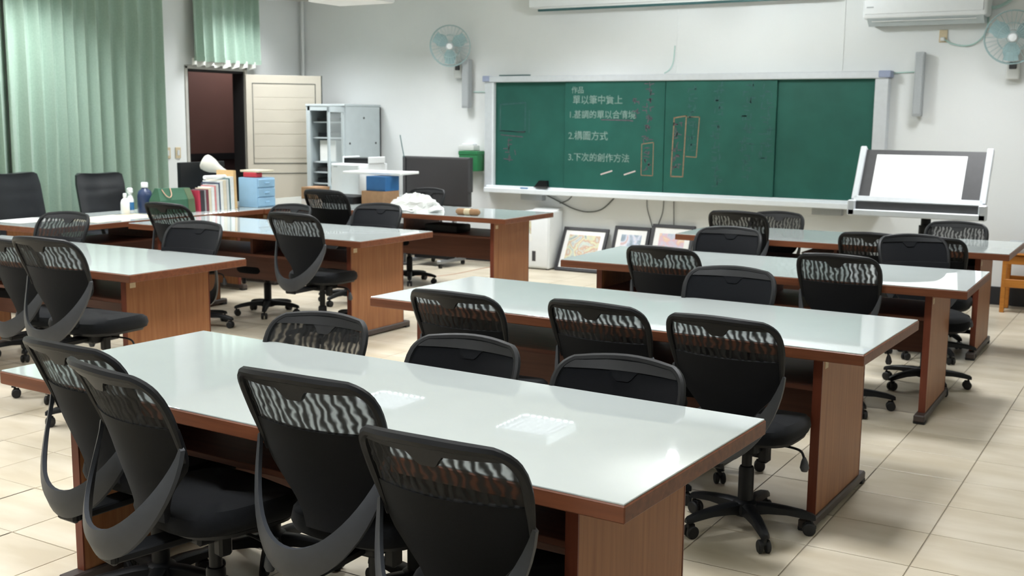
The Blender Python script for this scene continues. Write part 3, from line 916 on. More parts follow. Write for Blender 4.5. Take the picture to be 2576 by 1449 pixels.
def make_chair():
    t = thing('office_chair', 'chair', 'chair')
    parts = {}
    # backrest
    f_, b_ = back_slab(0.0, 0.665, 14, 0.006, -0.016, 0.004)
    MB().slab(f_, b_).build('back_pad', 'pad', t, True)
    f_, b_ = back_slab(0.655, 0.945, 7, 0.012, -0.003, 0.0)
    MB().slab(f_, b_).build('mesh_panel', 'chair_mesh', t, True)
    # frame: tube up both sides, wide solid rail across the top
    side = [v * 0.05 + 0.45 for v in range(0, 10)] + [0.925, 0.95, 0.97, 0.985]
    left = [back_pt(-half_w(v) + 0.004, v, 0.002) for v in side]
    right = [back_pt(half_w(v) - 0.004, v, 0.002) for v in reversed(side)]
    top = [back_pt(-0.11 + 0.22 * k / 6, 0.995 + 0.012 * math.sin(PI * k / 6), 0.002) for k in range(7)]
    fm = MB()
    path = left + top + right
    rad = [0.006 + 0.007 * min(1, i / 5) for i in range(len(left))] + [0.015] * 7 + [0.006 + 0.007 * min(1, i / 5) for i in reversed(range(len(right)))]
    fm.tube(path, rad, 8)
    f_, b_ = back_slab(0.93, 0.995, 3, 0.008, -0.010, 0.008, 17)
    fm.slab(f_, b_)
    fm.build('back_frame', 'black_plastic', t, True)
    gr = MB()
    fr_ = [[back_pt(x, v, -0.008) for x in (-hw, -hw / 2, 0, hw / 2, hw)] for v, hw in ((0.862, 0.02), (0.88, 0.03), (0.9, 0.036), (0.93, 0.05))]
    bk_ = [[p + Vector((0, -0.014, 0)) for p in r_] for r_ in fr_]
    gr.slab(fr_, bk_)
    gr.build('handle_grip', 'black_plastic', t, True)
    # crescent support strap
    st = MB()
    o_, i_ = [], []
    N = 28
    for k in range(N + 1):
        th = PI * k / N
        s, c = math.sin(th), -math.cos(th)
        yb = -0.226 - 0.14 * s ** 1.3
        po = Vector((0.222 * c, yb + 0.012 * s, 0.715 - 0.325 * s))
        pi_ = Vector(((0.19 + 0.024 * (1 - s) ** 2) * c, yb - 0.006 * s, 0.722 - 0.242 * s))
        pm = (po + pi_) / 2 + Vector((0, -0.012 * s, 0))
        o_.append([pi_ + Vector((0, 0.007, 0)), pm + Vector((0, 0.007, 0)), po + Vector((0, 0.007, 0))])
        i_.append([pi_ - Vector((0, 0.007, 0)), pm - Vector((0, 0.007, 0)), po - Vector((0, 0.007, 0))])
    st.slab(o_, i_)
    st.build('support_strap', 'grey_plastic', t, True)
    br = MB()
    br.box(-0.045, 0.045, -0.35, -0.325, 0.372, 0.43, 0.008)
    br.box(-0.04, 0.04, -0.34, -0.05, 0.375, 0.4, 0.005)
    br.build('back_bracket', 'black_plastic', t)
    # seat cushion: stacked rounded rings
    def ring(hx, hy, z, cy=0.015, n=32, e=3.2):
        out = []
        for k in range(n):
            a = 2 * PI * k / n
            ca, sa = math.cos(a), math.sin(a)
            x = hx * math.copysign(abs(ca) ** (2 / e), ca)
            y = hy * math.copysign(abs(sa) ** (2 / e), sa)
            zz = z - (0.02 * max(0, (y / hy)) ** 3)
            out.append((x, cy + y, zz))
        return out
    se = MB()
    rings = [ring(0.2, 0.18, 0.43), ring(0.208, 0.21, 0.437), ring(0.216, 0.217, 0.46), ring(0.211, 0.211, 0.487), ring(0.2, 0.186, 0.502), ring(0.12, 0.11, 0.503), ring(0.03, 0.03, 0.5)]
    se.grid(rings, close_u=True)
    se.bm.faces.new([v for v in se.bm.verts][:32][::-1])
    se.bm.verts.ensure_lookup_table()
    se.bm.faces.new(se.bm.verts[-32:])
    se.build('seat', 'fabric', t, True)
    pn = MB()
    pn.grid([ring(0.17, 0.15, 0.415), ring(0.2, 0.18, 0.42), ring(0.205, 0.185, 0.432)], close_u=True)
    pn.bm.verts.ensure_lookup_table()
    pn.bm.faces.new(pn.bm.verts[:32])
    pn.build('seat_pan', 'black_plastic', t, True)
    mc = MB()
    mc.box(-0.075, 0.075, -0.1, 0.09, 0.365, 0.418, 0.01)
    mc.box(0.06, 0.1, -0.045, 0.0, 0.325, 0.4, 0.008)
    mc.build('tilt_mechanism', 'black_plastic', t)
    lv = MB().tube(catmull([(0.07, 0.03, 0.385), (0.15, 0.035, 0.385), (0.2, 0.04, 0.375), (0.215, 0.042, 0.345)]), 0.005, 6).build('lever', 'black_plastic', t, True)
    MB().tube([(0.215, 0.042, 0.352), (0.216, 0.043, 0.335), (0.217, 0.044, 0.31), (0.217, 0.044, 0.296)], [0.006, 0.013, 0.018, 0.012], 10).build('paddle', 'grey_plastic', lv, True)
    for o in list(t.children):
        o['upper'] = 1
    MB().lathe([(0.03, 0.1), (0.03, 0.25), (0.026, 0.26), (0.02, 0.262), (0.02, 0.38)], 16).build('gas_column', 'black_plastic', t, True)
    MB().lathe([(0.03, 0.062), (0.05, 0.066), (0.055, 0.085), (0.048, 0.115), (0.034, 0.125)], 18).build('hub', 'black_plastic', t, True)
    lg = MB()
    sec = [(0.03, 0.028, 0.07, 0.118), (0.09, 0.026, 0.078, 0.116), (0.16, 0.023, 0.078, 0.108), (0.22, 0.02, 0.07, 0.098), (0.262, 0.017, 0.062, 0.085), (0.272, 0.01, 0.062, 0.078)]
    rows = []
    for (r_, hw, z0, z1) in sec:
        rows.append([(-hw, r_, z0), (-hw * 0.9, r_, z1 - 0.008), (-hw * 0.5, r_, z1), (hw * 0.5, r_, z1), (hw * 0.9, r_, z1 - 0.008), (hw, r_, z0)])
    lg.grid(rows, close_u=True)
    lg.bm.verts.ensure_lookup_table()
    lg.bm.faces.new(lg.bm.verts[:6])
    lg.bm.faces.new(lg.bm.verts[-6:])
    leg_me = lg.mesh('leg', True)
    leg_me.materials.append(M['black_plastic'])
    cs = MB()
    for s in (-1, 1):
        cs.lathe([(0.008, 0.006), (0.022, 0.006), (0.0255, 0.01), (0.0255, 0.02), (0.021, 0.024), (0.006, 0.024)], 16, mtx=Matrix.Translation((0, 0.248, 0.0255)) @ Matrix.Rotation(s * PI / 2, 4, 'Y'))
    cs.cyl((0, 0.255, 0.03), (0, 0.255, 0.07), 0.006, seg=8)
    cs.box(-0.008, 0.008, 0.232, 0.262, 0.03, 0.056, 0.003)
    cs_me = cs.mesh('caster', True)
    cs_me.materials.append(M['rubber'])
    for k in range(5):
        l = bpy.data.objects.new('leg', leg_me)
        COL.objects.link(l)
        l.parent = t
        l.rotation_euler = (0, 0, k * 2 * PI / 5)
        l['k'] = k
        c = bpy.data.objects.new('caster', cs_me)
        COL.objects.link(c)
        c.parent = l
    return t
cproto = make_chair()
NEAR1 = 'pushed against the near side of the front table'
CHAIRS = [
    # x, y, facing (deg), height shift, base turn, label
    (-2.839, 2.473, -2.7, -0.006, 0, 'black mesh office chair at far left of the front table, half behind another'),
    (-2.405, 2.302, -12.0, 0.0, 12, 'black office chair turned sideways, second from left along the front table'),
    (-1.907, 2.439, 1.4, 0.024, 0, 'black office chair with grey crescent strap, middle front of nearest table'),
    (-1.41, 2.33, 0.5, -0.035, 0, 'black mesh office chair cut by the bottom edge, front of nearest table'),
    (-2.721, 2.885, 185.5, -0.074, 0, 'office chair behind the front table, leftmost of its three, mesh back'),
    (-2.079, 2.877, 181.7, -0.09, 0, 'office chair behind the front table, middle one of three'),
    (-1.468, 2.85, 183.3, -0.087, 0, 'office chair behind the front table, rightmost of its three'),
    (-2.543, 4.095, -0.2, -0.033, 0, 'black mesh office chair at second right-row table, leftmost of three'),
    (-1.93, 4.2, -3.0, -0.036, 0, 'black mesh office chair at second right-row table, middle of three'),
    (-1.385, 4.13, -3.0, -0.03, 0, 'black office chair with whole wheeled base visible, second right-row table'),
    (-1.815, 4.815, 183.6, -0.036, 0, 'dark solid-backed office chair behind the second right-row table'),
    (-2.505, 6.144, -0.1, -0.035, 0, 'black mesh office chair at third right-row table, left one'),
    (-1.549, 6.282, -0.7, -0.027, 0, 'black mesh office chair at third right-row table, right one'),
    (-2.52, 6.70, 182.5, -0.026, 0, 'dark office chair behind the third right-row table, left one'),
    (-2.781, 8.15, -0.1, 0.022, 0, 'black mesh office chair at near side of farthest right-row table, left'),
    (-2.813, 8.60, 180.2, -0.062, 0, 'office chair behind farthest right-row table, left of the drawing board'),
    (-1.439, 8.61, 180.1, -0.069, 0, 'office chair behind farthest right-row table, in front of drawing board'),
    (-1.83, 8.16, 2.0, -0.08, 0, 'black mesh office chair at farthest right-row table, near side, middle'),
    (-1.39, 8.02, -2.0, -0.07, 0, 'black mesh office chair at farthest right-row table, near side, right'),
    (-1.27, 7.06, 214.0, -0.035, 0, 'dark turned office chair behind the third right-row table, right one'),
    (-5.482, 4.107, 0.0, 0.0, 0, 'office chair cut by the left edge at nearest left-row table'),
    (-4.80, 3.82, 4.6, 0.075, 0, 'black mesh office chair with grey strap at nearest left-row table'),
    (-6.544, 4.72, 189.0, 0.0, 0, 'office chair behind the nearest left-row table, far left one'),
    (-5.33, 4.74, 185.0, 0.0, 0, 'solid-backed office chair behind the nearest left-row table, right one'),
    (-6.409, 6.059, 1.8, 0.038, 0, 'black mesh office chair at middle left-row table, in front of green bag'),
    (-5.25, 6.13, 1.3, 0.018, 0, 'black mesh office chair with grey strap at middle left-row table'),
    (-6.37, 6.76, 180.0, -0.056, 0, 'office chair behind middle left-row table, mostly hidden, base visible'),
    (-6.183, 7.56, 2.0, 0.07, 36, 'black mesh office chair at rear left-row table, below the white box'),
    (-5.434, 6.76, 184.7, -0.009, 0, 'dark office chair behind middle left-row table, below the crumpled paper'),
    (-6.47, 8.86, 180.0, -0.024, 0, 'dark office chair behind rear left-row table, hidden by crumpled paper'),
]
SOLID = (5, 6, 10, 13, 19, 23, 28)
for k, (x, y, a, dz, bt, lab) in enumerate(CHAIRS):
    o = cproto if k == 0 else copy_tree(cproto)
    o.location = (x, y, 0)
    o.rotation_euler = (0, 0, R(a))
    for ch in o.children:
        if k in SOLID and ch.name.startswith(('mesh_panel', 'handle_grip')):
            ch.material_slots[0].link = 'OBJECT'
            ch.material_slots[0].material = M['pad']
        if ch.get('upper'):
            ch.location.z = dz
        elif ch.get('k') is not None:
            ch.rotation_euler.z = ch['k'] * 2 * PI / 5 - R(a) + R(bt)
    tag(o, lab, 'chair', 'black mesh office chairs at the tables')
for o in list(bpy.data.objects):
    for key in ('upper', 'k'):
        if key in o.keys():
            del o[key]

# ------------------------------------------------------------------ two leather chairs behind the side table
def leather_chair(x, y, rz, w, ztop, label):
    t = thing('leather_chair', label, 'chair', (x, y, 0), rz, 'black leather chairs by the curtains')
    f_, b_ = [], []
    for i in range(13):
        v = i / 12
        z = 0.5 + (ztop - 0.5) * v
        hw = w * (0.46 + 0.035 * v - 0.03 * max(0, v - 0.85) / 0.15)
        fr_, br_ = [], []
        for j in range(13):
            s = 2 * j / 12 - 1
            xx = hw * s
            yy = -0.22 - 0.11 * v + 0.04 * s * s
            bul = 0.035 * (1 - s ** 4) * (0.6 + 0.4 * math.cos(v * 5 * PI) ** 2)
            zz = z + (0.02 * s * s - 0.03 * s ** 8) * v ** 3
            fr_.append((xx, yy + 0.02 + bul, zz))
            br_.append((xx, yy - 0.045 + 0.03 * s ** 6, zz))
        f_.append(fr_)
        b_.append(br_)
    MB().slab(f_, b_).build('backrest', 'leather', t, True)
    MB().box(-w * 0.46, w * 0.46, -0.22, 0.26, 0.4, 0.51, 0.035, 3).build('seat', 'leather', t, True)
    for s in (-1, 1):
        MB().tube(catmull([(s * w * 0.44, -0.2, 0.62), (s * w * 0.54, -0.1, 0.68), (s * w * 0.54, 0.12, 0.68), (s * w * 0.5, 0.2, 0.55), (s * w * 0.36, 0.1, 0.42)]), 0.018, 8).build('armrest', 'black_plastic', t, True)
    MB().cyl((0, 0, 0.1), (0, 0, 0.41), 0.028).build('gas_column', 'black_plastic', t, True)
    for k in range(5):
        a = 2 * PI * k / 5
        l = MB().tube([(0.03 * math.cos(a), 0.03 * math.sin(a), 0.1), (0.28 * math.cos(a), 0.28 * math.sin(a), 0.07)], [0.028, 0.017], 8).build('leg', 'black_plastic', t, True)
        MB().lathe([(0.01, -0.02), (0.027, -0.018), (0.027, 0.018), (0.01, 0.02)], 12, mtx=Matrix.Translation((0.27 * math.cos(a), 0.27 * math.sin(a), 0.027)) @ Matrix.Rotation(a + PI / 2, 4, 'Z') @ Matrix.Rotation(PI / 2, 4, 'Y')).build('caster', 'rubber', l, True)
leather_chair(-8.66, 6.36, R(-75), 0.66, 1.08, 'large black leather chair at the left picture edge before the curtain')
leather_chair(-8.66, 7.17, R(-100), 0.5, 1.05, 'smaller black leather chair before the curtain, beside the bottles')

# ------------------------------------------------------------------ things on the lengthwise tables
ZT = TH + 0.0005
def book(y, th, hgt, dep, m, lab, lean=0.0, x=-7.6, pages='white'):
    t = thing('book', lab, 'book', (x, y, ZT), 0, 'books standing in a row on the side table')
    sh = lean * hgt
    def bx(y0, y1, x0, x1, z0, z1):
        b = MB()
        v = []
        for z in (z0, z1):
            for (xx, yy) in ((x0, y0), (x1, y0), (x1, y1), (x0, y1)):
                v.append(b.bm.verts.new((xx, yy + lean * z, z)))
        for f in ((3, 2, 1, 0), (4, 5, 6, 7), (0, 1, 5, 4), (1, 2, 6, 5), (2, 3, 7, 6), (3, 0, 4, 7)):
            b.bm.faces.new([v[i] for i in f])
        return b
    b = bx(0, th, -0.004, 0, 0, hgt)
    c = bx(0, 0.0025, -dep, -0.004, 0, hgt)
    e = bx(th - 0.0025, th, -dep, -0.004, 0, hgt)
    me = bpy.data.meshes.new('t')
    for q in (c, e):
        q.bm.to_mesh(me)
        b.bm.from_mesh(me)
        q.bm.free()
    bpy.data.meshes.remove(me)
    b.build('cover', BOOKC[m], t)
    bx(0.0026, th - 0.0026, -dep + 0.006, -0.0045, 0.004, hgt - 0.004).build('pages', 'white_paper', t)
BOOKS = [
    (0.022, 0.19, 'red', 'thin crimson book at the left end of the book row'),
    (0.045, 0.19, 'dark', 'thick dark book second in the book row'),
    (0.016, 0.19, 'grey', 'thin grey book third in the book row'),
    (0.028, 0.195, 'maroon', 'maroon book fourth in the book row'),
    (0.03, 0.205, 'cream', 'cream paperback fifth in the book row'),
    (0.034, 0.215, 'white', 'white book beside the cream paperback'),
    (0.018, 0.225, 'pink', 'pink-edged book just left of the row middle'),
    (0.03, 0.235, 'pale', 'pale grey binder in the row middle'),
    (0.012, 0.25, 'navyb', 'thin navy folder standing in the row middle'),
    (0.034, 0.265, 'white', 'tall white binder just right of the row middle'),
    (0.038, 0.27, 'cream', 'tall cream book right of the white binder'),
    (0.028, 0.275, 'pale', 'tall pale book near the folders'),
    (0.012, 0.285, 'teal', 'thin dark teal folder near the right end'),
    (0.045, 0.3, 'white', 'thick white binder next to the tan folder'),
    (0.03, 0.355, 'tan', 'tallest tan folder at the right end of the row'),
]
yb = 7.21
for th, hg, m, lab in BOOKS:
    book(yb, th, hg, 0.17 if hg < 0.24 else 0.22, m, lab, lean=-0.03)
    yb += th + 0.004
tag(MB().cyl((-7.68, 7.36, 1.049), (-7.68, 7.62, 1.049), 0.018).build('paper_roll', 'white_paper', None, True), 'white rolled paper lying on top of the books', 'paper roll')

t = thing('drawer_unit', 'light blue plastic three-drawer unit beside the books', 'drawer unit', (-7.5, 7.97, ZT))
MB().box(-0.24, 0, -0.12, 0.12, 0, 0.28, 0.008, 2).build('body', 'light_blue', t, True)
for k in range(3):
    d = MB().box(-0.01, 0.012, -0.112, 0.112, 0.012 + k * 0.089, 0.09 + k * 0.089, 0.004).build('drawer', 'light_blue', t)
    MB().box(0.01, 0.02, -0.03, 0.03, 0.045 + k * 0.089, 0.056 + k * 0.089, 0.002).build('handle', 'light_blue', d)
tag(MB().box(-7.7, -7.53, 7.87, 7.96, ZT + 0.281, ZT + 0.33, 0.008).build('red_box', 'red'), 'small red box on the blue drawer unit', 'box')
pp = MB()
pp.box(-7.74, -7.5, 7.875, 8.08, ZT + 0.331, ZT + 0.35, 0.002)
tag(pp.build('paper_stack', 'cream_paper'), 'stack of cream papers on top of the red box', 'paper')

# monitor with its back to us, desk lamp
t = thing('computer_monitor', 'black computer monitor behind the row of books', 'monitor', (-8.12, 7.73, ZT))
MB().box(-0.02, 0.025, -0.27, 0.3, 0.1, 0.42, 0.008, 2).build('screen_body', 'black_plastic', t, True)
MB().box(-0.024, -0.019, -0.255, 0.285, 0.12, 0.405).build('screen', 'black_screen', t)
MB().box(0.02, 0.04, -0.03, 0.03, 0.02, 0.22, 0.004).build('stand', 'dark_grey', t)
MB().lathe([(0.11, 0), (0.11, 0.012), (0.03, 0.02)], 20).build('base', 'black_plastic', t, True)
t = thing('desk_lamp', 'white bell-shaped desk lamp leaning over the books', 'lamp', (-7.82, 7.76, ZT))
MB().lathe([(0.055, 0), (0.055, 0.015), (0.02, 0.025)], 20).build('base', 'lamp_white', t, True)
MB().tube(catmull([(0, 0, 0.02), (0, 0.02, 0.15), (0, 0.03, 0.25), (0, 0.02, 0.315)]), 0.008, 8).build('arm', 'lamp_white', t, True)
sm = Matrix.Translation((0, 0.02, 0.315)) @ Matrix.Rotation(R(-59), 4, 'Z') @ Matrix.Rotation(R(62), 4, 'X')
MB().lathe([(0.012, -0.03), (0.028, -0.01), (0.032, 0.05), (0.045, 0.1), (0.068, 0.15), (0.078, 0.2), (0.076, 0.235), (0.06, 0.25), (0.02, 0.25)], 22, mtx=sm).build('shade', 'lamp_white', t, True)

t = thing('paper_bag', 'dark green paper carrier bag with cord handle on the side table', 'bag', (-7.69, 6.98, ZT))
b = MB()
f_ = [[(0.075, -0.2, 0), (0.075, 0.2, 0)], [(0.07, -0.195, 0.12), (0.07, 0.195, 0.12)], [(0.02, -0.175, 0.225), (0.02, 0.19, 0.215)]]
b.slab(f_, [[(-p[0], p[1], p[2]) for p in r_] for r_ in f_])
b.build('body', 'green_bag', t)
gs = [[(0.078, 0.12, 0.002), (0.078, 0.2, 0.002)], [(0.073, 0.12, 0.12), (0.073, 0.195, 0.12)], [(0.023, 0.115, 0.214), (0.023, 0.19, 0.213)]]
MB().slab(gs, [[(p[0] - 0.004, p[1], p[2]) for p in r_] for r_ in gs]).build('gusset', 'bag_side', t)
MB().tube(catmull([(0.028, -0.14, 0.215), (0.062, -0.125, 0.165), (0.072, -0.09, 0.145), (0.062, -0.06, 0.17), (0.028, -0.045, 0.222)]), 0.004, 6).build('handle', 'rope', t, True)

def bottle(name, lab, loc, prof, m, cap_prof, cap_m, label_band=None):
    t = thing(name, lab, 'bottle', loc)
    MB().lathe(prof, 20).build('body', m, t, True)
    MB().lathe(cap_prof, 16).build('cap', cap_m, t, True)
    if label_band:
        r_, z0, z1, lm = label_band
        MB().lathe([(r_ - 0.002, z0), (r_, z0 + 0.001), (r_, z1 - 0.001), (r_ - 0.002, z1)], 20).build('label_band', lm, t, True)
bottle('plastic_bottle', 'small white bottle nearest the leather chair on the side table', (-7.9, 6.64, ZT), [(0.034, 0), (0.038, 0.005), (0.038, 0.1), (0.03, 0.125), (0.014, 0.14), (0.014, 0.15)], 'white_plastic', [(0.014, 0.15), (0.016, 0.152), (0.016, 0.178), (0.012, 0.182)], 'white_plastic')
bottle('spray_bottle', 'white spray bottle with blue band between the other two bottles', (-7.94, 6.73, ZT), [(0.028, 0), (0.031, 0.005), (0.031, 0.12), (0.02, 0.15), (0.014, 0.16), (0.014, 0.175)], 'white_plastic', [(0.016, 0.175), (0.026, 0.185), (0.026, 0.215), (0.014, 0.225)], 'white_plastic', (0.0325, 0.03, 0.1, 'sky_label'))
bottle('detergent_bottle', 'large dark blue bottle with white cap on the side table', (-7.9, 6.86, ZT), [(0.06, 0), (0.065, 0.008), (0.065, 0.15), (0.055, 0.19), (0.028, 0.212), (0.022, 0.222)], 'navy', [(0.026, 0.222), (0.03, 0.224), (0.03, 0.262), (0.026, 0.268)], 'white_plastic')
for k, (x, y, a, w, hh, m, lab) in enumerate(((-7.68, 6.25, 6, 0.42, 0.6, 'cream_paper', 'large cream sheet lying at the corner of the side table'), (-7.72, 6.6, -4, 0.3, 0.2, 'sticker', 'small tan sheet lying beside the bottles'), (-8.02, 5.75, 2, 0.36, 0.4, 'white_paper', 'white sheet lying at the near end of the side table'))):
    mt = Matrix.Translation((x, y, ZT + 0.0003 + 0.0012 * k)) @ Matrix.Rotation(R(a), 4, 'Z')
    tag(MB().box(-w / 2, w / 2, -hh / 2, hh / 2, 0, 0.001, mtx=mt).build('paper_sheet', m), lab, 'paper')

# white copier box, boxes and board on the rear tables
t = thing('white_cabinet', 'white box-shaped cabinet standing on the rear side table', 'cabinet', (-7.6, 9.45, ZT))
MB().box(-0.19, 0.19, -0.18, 0.3, 0, 0.37, 0.008, 2).build('body', 'white_plastic', t, True)
MB().box(-0.18, 0.18, -0.186, -0.178, 0.012, 0.36, 0.003).build('front_panel', 'white_plastic', t)
MB().box(-0.15, -0.1, -0.189, -0.185, 0.335, 0.343).build('badge', 'grey_bar', t)
tag(MB().box(-7.46, -7.06, 8.72, 9.05, ZT, ZT + 0.075, 0.006).build('black_tray', 'black_plastic'), 'flat black tray in front of the white cabinet', 'tray')
def carton(name, lab, x0, x1, y0, y1, z0, z1, m, cat='box'):
    t = thing(name, lab, cat, ((x0 + x1) / 2, (y0 + y1) / 2, z0))
    hx, hy, hz = (x1 - x0) / 2, (y1 - y0) / 2, z1 - z0
    MB().box(-hx, hx, -hy, hy, 0, hz, 0.003).build('body', m, t)
    MB().box(-hx + 0.002, -0.002, -hy + 0.002, hy - 0.002, hz, hz + 0.003).build('flap', m, t)
    MB().box(0.002, hx - 0.002, -hy + 0.002, hy - 0.002, hz, hz + 0.003).build('flap', m, t)
    return t
carton('cardboard_box', 'brown cardboard box on rear table beneath the blue box', -7.03, -6.76, 8.82, 9.09, ZT, ZT + 0.13, 'cardboard')
carton('blue_box', 'blue box stacked on the brown cardboard box', -7.0, -6.76, 8.86, 9.09, ZT + 0.134, ZT + 0.275, 'blue_box')
carton('cardboard_box', 'small brown cardboard box left of the white cabinet', -8.02, -7.82, 9.05, 9.28, ZT, ZT + 0.12, 'cardboard')
mt = Matrix.Translation((-7.02, 9.13, ZT + 0.29)) @ Matrix.Rotation(R(8), 4, 'Z')
tag(MB().box(-0.33, 0.33, -0.2, 0.2, 0, 0.025, 0.003, mtx=mt).build('foam_board', 'white_paper'), 'white foam board resting across the blue box', 'board')
t = thing('printer', 'low black and white printer on top of the white cabinet', 'printer', (-7.58, 9.55, ZT + 0.371))
MB().box(-0.17, 0.17, -0.12, 0.14, 0, 0.055, 0.006, 2).build('body', 'black_plastic', t, True)
MB().box(-0.18, -0.165, -0.13, 0.15, 0, 0.07, 0.004).build('side_cover', 'white_plastic', t)
MB().box(0.165, 0.18, -0.13, 0.15, 0, 0.07, 0.004).build('side_cover', 'white_plastic', t)
t = thing('antenna_stand', 'thin gooseneck antenna rising beside the dark screen', 'antenna', (-7.33, 9.95, 0))
MB().lathe([(0.05, 0), (0.05, 0.02), (0.015, 0.03), (0.012, 1.16), (0.006, 1.18)], 12).build('stand', 'dark_grey', t, True)
MB().tube([(0, 0, 1.17), (-0.03, 0, 1.3), (-0.055, 0, 1.42)], 0.005, 6).build('rod', 'teal_line', t, True)

# crumpled paper heap
rnd = random.Random(11)
t = thing('crumpled_paper', 'heap of crumpled white paper on the rear left table', 'paper heap', (-6.1, 8.45, ZT))
for q in range(5):
    hx, hy, hz = (0.26, 0.15, 0.15) if q == 0 else (rnd.uniform(0.1, 0.18), rnd.uniform(0.07, 0.12), rnd.uniform(0.05, 0.1))
    ox, oy = (0, 0) if q == 0 else (rnd.uniform(-0.24, 0.24), rnd.uniform(-0.14, 0.02))
    b = MB()
    rows = []
    for i in range(9):
        ph = i / 8 * PI / 2
        row = []
        for j in range(22):
            a = 2 * PI * j / 22
            k = 1 + rnd.uniform(-0.2, 0.2)
            z = hz * math.sin(ph) * (1 + rnd.uniform(-0.22, 0.22))
            row.append((ox + hx * math.cos(ph) * math.cos(a) * k, oy + hy * math.cos(ph) * math.sin(a) * k, max(0.0, z if i else 0)))
        rows.append(row)
    b.grid(rows, close_u=True)
    b.bm.verts.ensure_lookup_table()
    b.bm.faces.new(b.bm.verts[-22:])
    b.bm.faces.new(b.bm.verts[:22][::-1])
    b.build('sheet', ('white_paper', 'cream_paper', 'paper_teal')[q % 3], t)
t = thing('wrapped_roll', 'small brown paper parcel on the right end of rear left table', 'parcel', (-5.46, 8.36, ZT), R(2))
MB().tube([(-0.12, 0, 0.03), (-0.1, 0, 0.03), (0.1, 0, 0.03), (0.12, 0, 0.03)], [0.016, 0.03, 0.03, 0.016], 10).build('parcel', 'cardboard', t, True)
MB().tube([(-0.03, 0, 0.03), (0.03, 0, 0.03)], 0.031, 10).build('wrapper', 'sticker', t, True)

# dark flat television on a wheeled stand
t = thing('television', 'large switched-off flat screen on a low wheeled stand', 'television', (-7.02, 10.12, 0))
MB().box(-0.44, 0.44, -0.03, 0.03, 0.66, 1.19, 0.006).build('casing', 'dark_grey', t)
MB().box(-0.38, 0.43, -0.036, -0.029, 0.675, 1.175, 0.002).build('screen', 'screen', t)
MB().box(-0.43, -0.385, -0.036, -0.029, 0.675, 1.175, 0.002).build('speaker_strip', 'black_plastic', t)
MB().box(0.425, 0.455, -0.034, 0.03, 0.82, 1.19, 0.004).build('side_trim', 'dark_grey', t)
for s in (-1, 1):
    MB().box(s * 0.2 - 0.02, s * 0.2 + 0.02, 0.03, 0.07, 0.08, 0.95, 0.004).build('post', 'metal', t)
    f = MB().box(s * 0.2 - 0.025, s * 0.2 + 0.025, -0.25, 0.25, 0.05, 0.085, 0.004).build('foot', 'metal', t)
    for y in (-0.22, 0.22):
        MB().lathe([(0.012, -0.014), (0.026, -0.012), (0.026, 0.012), (0.012, 0.014)], 12, mtx=Matrix.Translation((s * 0.2, y, 0.026)) @ Matrix.Rotation(PI / 2, 4, 'Y')).build('wheel', 'rubber', f, True)
MB().box(-0.22, 0.22, -0.12, 0.16, 0.086, 0.2, 0.006).build('equipment_box', 'black_plastic', t)

# green box on the wall with a white dispenser above
t = thing('green_wall_box', 'green plastic box hung on the wall beside the dark screen', 'box', (-6.93, YF, 1.0))
MB().box(-0.12, 0.13, -0.15, 0, 0.02, 0.235, 0.01, 2).build('body', 'green_plastic', t, True)
MB().box(-0.125, 0.135, -0.156, 0, 0.2, 0.245, 0.006).build('lid', 'green_plastic', t)
t = thing('white_dispenser', 'small white dispenser on the wall above the green box', 'dispenser', (-6.98, YF, 1.25))
MB().box(-0.1, 0.11, -0.12, 0, 0, 0.055, 0.008, 2).build('body', 'offwhite', t, True)
MB().box(-0.06, 0.08, -0.1, 0, 0.055, 0.075, 0.005).build('lid', 'white_plastic', t)

# server cabinet with glass door
t = thing('server_cabinet', 'grey network cabinet with glass door in the room corner', 'cabinet', (-8.82, 10.06, 0))
W_, D_, H_ = 0.58, 0.66, 1.73
MB().box(W_ - 0.02, W_, 0, D_, 0.04, H_, 0.003).build('side_panel', 'grey_paint', t)
MB().box(0, 0.02, 0, D_, 0.04, H_, 0.003).build('side_panel', 'grey_paint', t)
MB().box(0, W_, D_ - 0.02, D_, 0.04, H_).build('back_panel', 'dark_grey', t)
MB().box(-0.005, W_ + 0.005, -0.005, D_, H_, H_ + 0.025, 0.003).build('roof', 'grey_paint', t)
MB().box(0, W_, 0, D_, 0, 0.05, 0.003).build('plinth', 'grey_paint', t)
for x in (0.02, W_ - 0.06):
    MB().box(x, x + 0.04, 0.0, 0.03, 0.05, H_, 0.002).build('front_post', 'grey_paint', t)
MB().box(0.02, W_ - 0.02, 0.0, 0.03, H_ - 0.05, H_, 0.002).build('top_rail', 'grey_paint', t)
for k, z in enumerate((0.35, 0.62, 0.83, 0.96, 1.08, 1.36, 1.54)):
    MB().box(0.03, W_ - 0.03, 0.08, D_ - 0.05, z, z + 0.014).build('shelf', 'grey_paint', t)
for (x0, x1, z0, z1, m) in ((0.06, 0.5, 0.637, 0.72, 'dark_grey'), (0.06, 0.48, 0.847, 0.9, 'black_plastic'), (0.06, 0.5, 0.977, 1.03, 'dark_grey'), (0.1, 0.34, 1.097, 1.34, 'white_paper'), (0.08, 0.42, 1.377, 1.43, 'black_plastic'), (0.06, 0.4, 1.556, 1.6, 'dark_grey')):
    MB().box(x0, x1, 0.12, 0.5, z0, z1, 0.004).build('rack_unit', m, t)
dm = Matrix.Translation((W_ - 0.01, -0.004, 0)) @ Matrix.Rotation(R(110), 4, 'Z')
gd = MB()
for (x0, x1, z0, z1) in ((-0.56, -0.51, 0.8, H_ - 0.01), (-0.06, 0, 0.8, H_ - 0.01), (-0.56, 0, H_ - 0.07, H_ - 0.01), (-0.56, 0, 0.8, 0.86)):
    gd.box(x0, x1, -0.02, 0.0, z0, z1, 0.002, mtx=dm)
gdo = gd.build('door', 'grey_paint', t)
